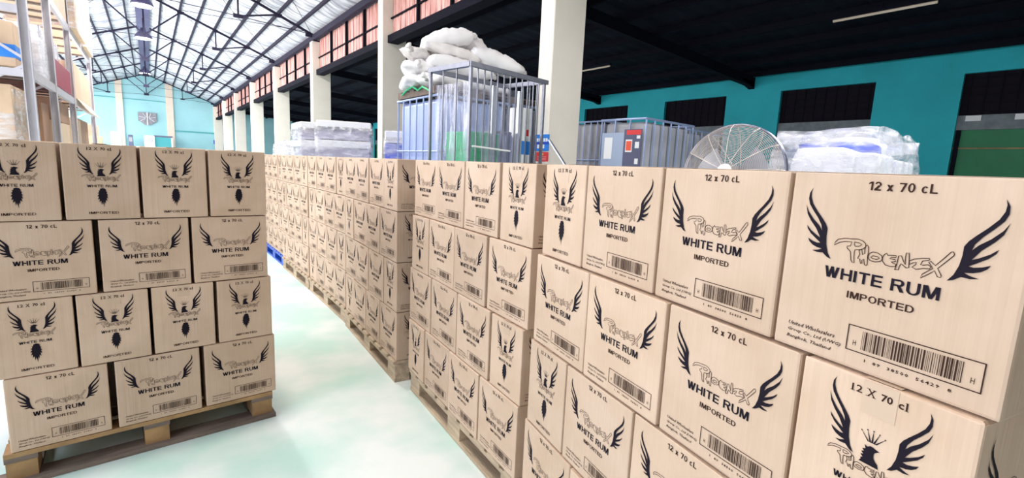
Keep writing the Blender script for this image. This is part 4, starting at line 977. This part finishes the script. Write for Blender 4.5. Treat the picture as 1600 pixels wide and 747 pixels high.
def plain(name, label, x0, x1, y0, y1, z0, z1, m, flap=False, cat='carton', rz=0.0, wrap=False, band=None):
    t = thing(name, label, cat, ((x0+x1)/2, (y0+y1)/2, z0), rz, 'goods on the storage rack'); w, d_, h = (x1-x0)/2, (y1-y0)/2, z1-z0
    b = nb(); bx(b, -w, w, -d_, d_, 0, h); bevel(b, 0.01, 2); obj('box_body', b, M[m], t)
    b = nb(); bx(b, -w*0.98, w*0.98, -0.03, 0.03, h, h+0.002); bx(b, -w*0.06, w*0.06, -d_-0.002, -d_, h*0.75, h-0.01); obj('tape', b, M['tape'], t)
    if flap:
        b = nb(); v = [b.verts.new(p) for p in ((w, -d_*0.9, h*0.05), (w+0.16, -d_*0.8, -h*0.30), (w+0.16, d_*0.8, -h*0.30), (w, d_*0.9, h*0.05), (w-0.01, -d_*0.9, h*0.05), (w+0.15, -d_*0.8, -h*0.32), (w+0.15, d_*0.8, -h*0.32), (w-0.01, d_*0.9, h*0.05))]
        for q in ((0,1,2,3), (7,6,5,4), (0,4,5,1), (1,5,6,2), (2,6,7,3), (3,7,4,0)): b.faces.new([v[i] for i in q])
        obj('open_flap', b, M[m], t)
    if band:
        b = nb(); z_0, z_1 = band; bx(b, -w-0.003, w+0.003, -d_-0.003, d_+0.003, z_0, z_1); obj('printed_band', b, M['blue'], t)['label'] = 'bright blue printed band'
    if wrap:
        b = nb(); hull_film(b, -w-0.02, w+0.02, -d_-0.02, d_+0.02, -0.01, h+0.03, int(y0), 0.03, 14, 0.05); obj('stretch_film', b, M['film'], t, True)
    return t
plain('storage_carton', 'large tan carton at the left edge on the lower rack shelf', -2.05, -1.27, 8.32, 9.3, 1.15, 2.08, 'box_tan', wrap=True)
plain('storage_carton', 'dark brown carton beside the large tan carton on the lower shelf', -1.95, -1.16, 9.45, 10.05, 1.15, 1.98, 'box_brown')
plain('storage_carton', 'flat brown carton on the lower shelf, nearer of two', -1.95, -1.14, 10.3, 11.27, 1.78, 2.12, 'box_brown')
plain('storage_carton', 'flat brown carton on the lower shelf, farther of two', -1.95, -1.15, 11.3, 12.3, 1.78, 2.12, 'box_brown')
plain('storage_carton', 'pale tan carton under the brown lidded carton', -1.95, -1.15, 10.3, 12.3, 1.15, 1.775, 'box_tan')
plain('storage_carton', 'tan carton on the last lower shelf bay', -1.95, -1.16, 13.0, 14.3, 1.15, 1.95, 'box_tan')
plain('storage_carton', 'narrow brown carton at the rack end, lower shelf', -1.95, -1.2, 14.5, 16.4, 1.15, 2.0, 'box_brown')
plain('storage_carton', 'yellowish tan carton with bright blue band, middle shelf at left edge', -2.05, -1.20, 8.32, 9.25, 2.29, 2.80, 'box_tan', band=(0.10, 0.25))
plain('storage_carton', 'film-wrapped whitish carton on the middle shelf by the red box', -1.95, -1.12, 9.4, 10.05, 2.29, 2.85, 'goods_white', wrap=True)
plain('storage_carton', 'maroon printed carton on the middle rack shelf', -1.90, -1.08, 10.25, 12.2, 2.32, 2.72, 'maroon')
plain('storage_carton', 'white film-wrapped carton behind the maroon carton', -1.95, -1.22, 10.3, 12.2, 2.73, 3.15, 'goods_white', wrap=True)
plain('storage_carton', 'cream bulging carton at the end of the middle shelf', -1.90, -1.06, 12.6, 15.8, 2.29, 2.98, 'box_tan', flap=True)
plain('storage_carton', 'brown carton on the upper shelf above the blue-banded carton', -1.95, -1.15, 8.4, 10.0, 3.60, 4.3, 'box_brown')
plain('storage_carton', 'large pale tan carton high on the upper shelf', -1.95, -1.08, 10.3, 12.4, 3.60, 4.9, 'box_tan')
plain('storage_carton', 'large whitish film-wrapped carton on the upper rack bay, nearer one', -1.95, -0.98, 12.7, 14.45, 3.60, 5.0, 'box_tan', wrap=True)
plain('storage_carton', 'large whitish film-wrapped carton at the far upper rack end', -1.95, -1.0, 14.6, 16.4, 3.60, 4.95, 'box_tan', wrap=True)
# cartons standing beyond the rack
plain('storage_carton', 'pale carton stack beyond the rack, near the gable wall', -2.2, -1.05, 17.6, 19.6, 0, 1.70, 'box_tan', rz=0.05)
plain('storage_carton', 'taller pale carton beyond the rack end', -2.2, -1.30, 20.2, 21.6, 0, 2.10, 'box_tan')

# ================================================================== AT THE GABLE WALL
t = thing('wall_fan', 'grey square fan unit with radiating slats on the gable wall', 'fan', (0.06, 46.14, 3.25))
b = nb(); bx(b, -0.56, 0.56, -0.06, 0.02, 0.25, 0.90); v = 0
obj('back_plate', b, M['grey'], t)
b = nb(); bx(b, -0.03, 0.03, -0.12, -0.06, -0.02, 0.92); obj('centre_bar', b, M['white'], t)
for s in (-1, 1):
    for k in range(6):
        a = -1.05+k*0.42; b = nb(); bar(b, (s*0.06, -0.09, 0.50), (s*0.52*math.cos(a), -0.09, 0.50+0.40*math.sin(a)), 0.05, 0.03); obj('slat', b, M['white'] if k % 2 else M['bin_grey'], t)
b = nb(); v = [b.verts.new(p) for p in ((-0.5, -0.05, 0.26), (0.5, -0.05, 0.26), (0.15, -0.05, -0.02), (-0.15, -0.05, -0.02), (-0.5, 0.02, 0.26), (0.5, 0.02, 0.26), (0.15, 0.02, -0.02), (-0.15, 0.02, -0.02))]
for q in ((0,1,2,3), (7,6,5,4), (0,4,5,1), (1,5,6,2), (2,6,7,3), (3,7,4,0)): b.faces.new([v[i] for i in q])
obj('lower_hood', b, M['grey'], t)
def cabinet(name, label, cat, x0, x1, y, z1, m, m2):
    t = thing(name, label, cat, ((x0+x1)/2, y, 0)); w = (x1-x0)/2
    b = nb(); bx(b, -w, w, 0, 0.7, 0, z1); bevel(b, 0.02, 1); obj('body', b, M[m], t)
    b = nb(); bx(b, -w*0.75, w*0.75, -0.02, 0, z1*0.80, z1*0.93); obj('front_panel', b, M[m2], t)
cabinet('machine', 'white machine with grey window at far left of the gable wall', 'machine', -2.06, -1.47, 44, 2.56, 'white', 'bin_grey')
cabinet('machine', 'small dark teal box machine beside the white one', 'machine', -1.10, -0.84, 44, 2.40, 'slate', 'grey')
cabinet('machine', 'white heaped machine below the wall fan', 'machine', -0.2, 0.40, 43.6, 2.42, 'white', 'bin_grey')
t = thing('work_table', 'teal topped table or hatch right of the white machine', 'table', (0.92, 43.8, 0))
b = nb(); bx(b, -0.55, 0.55, 0, 0.8, 2.36, 2.46); obj('top', b, M['slate'], t)
b = nb(); bx(b, -0.50, 0.45, 0.05, 0.75, 0, 2.33); obj('body', b, mat('teal_cabinet', (0.05, 0.33, 0.36), 0.6), t)
b = nb(); bx(b, 0.455, 0.55, 0.05, 0.75, 0, 2.33); obj('end_panel', b, M['white'], t)
t = thing('control_box', 'small blue box on the wall at the corner pilaster', 'box', (4.45, 46.1, 2.2))
b = nb(); bx(b, -0.2, 0.22, -0.1, 0.08, -0.1, 0.22); obj('box_body', b, M['deepblue'], t)
b = nb(); bx(b, -0.08, 0.10, -0.11, -0.1, -0.02, 0.12); obj('dial', b, M['white'], t)
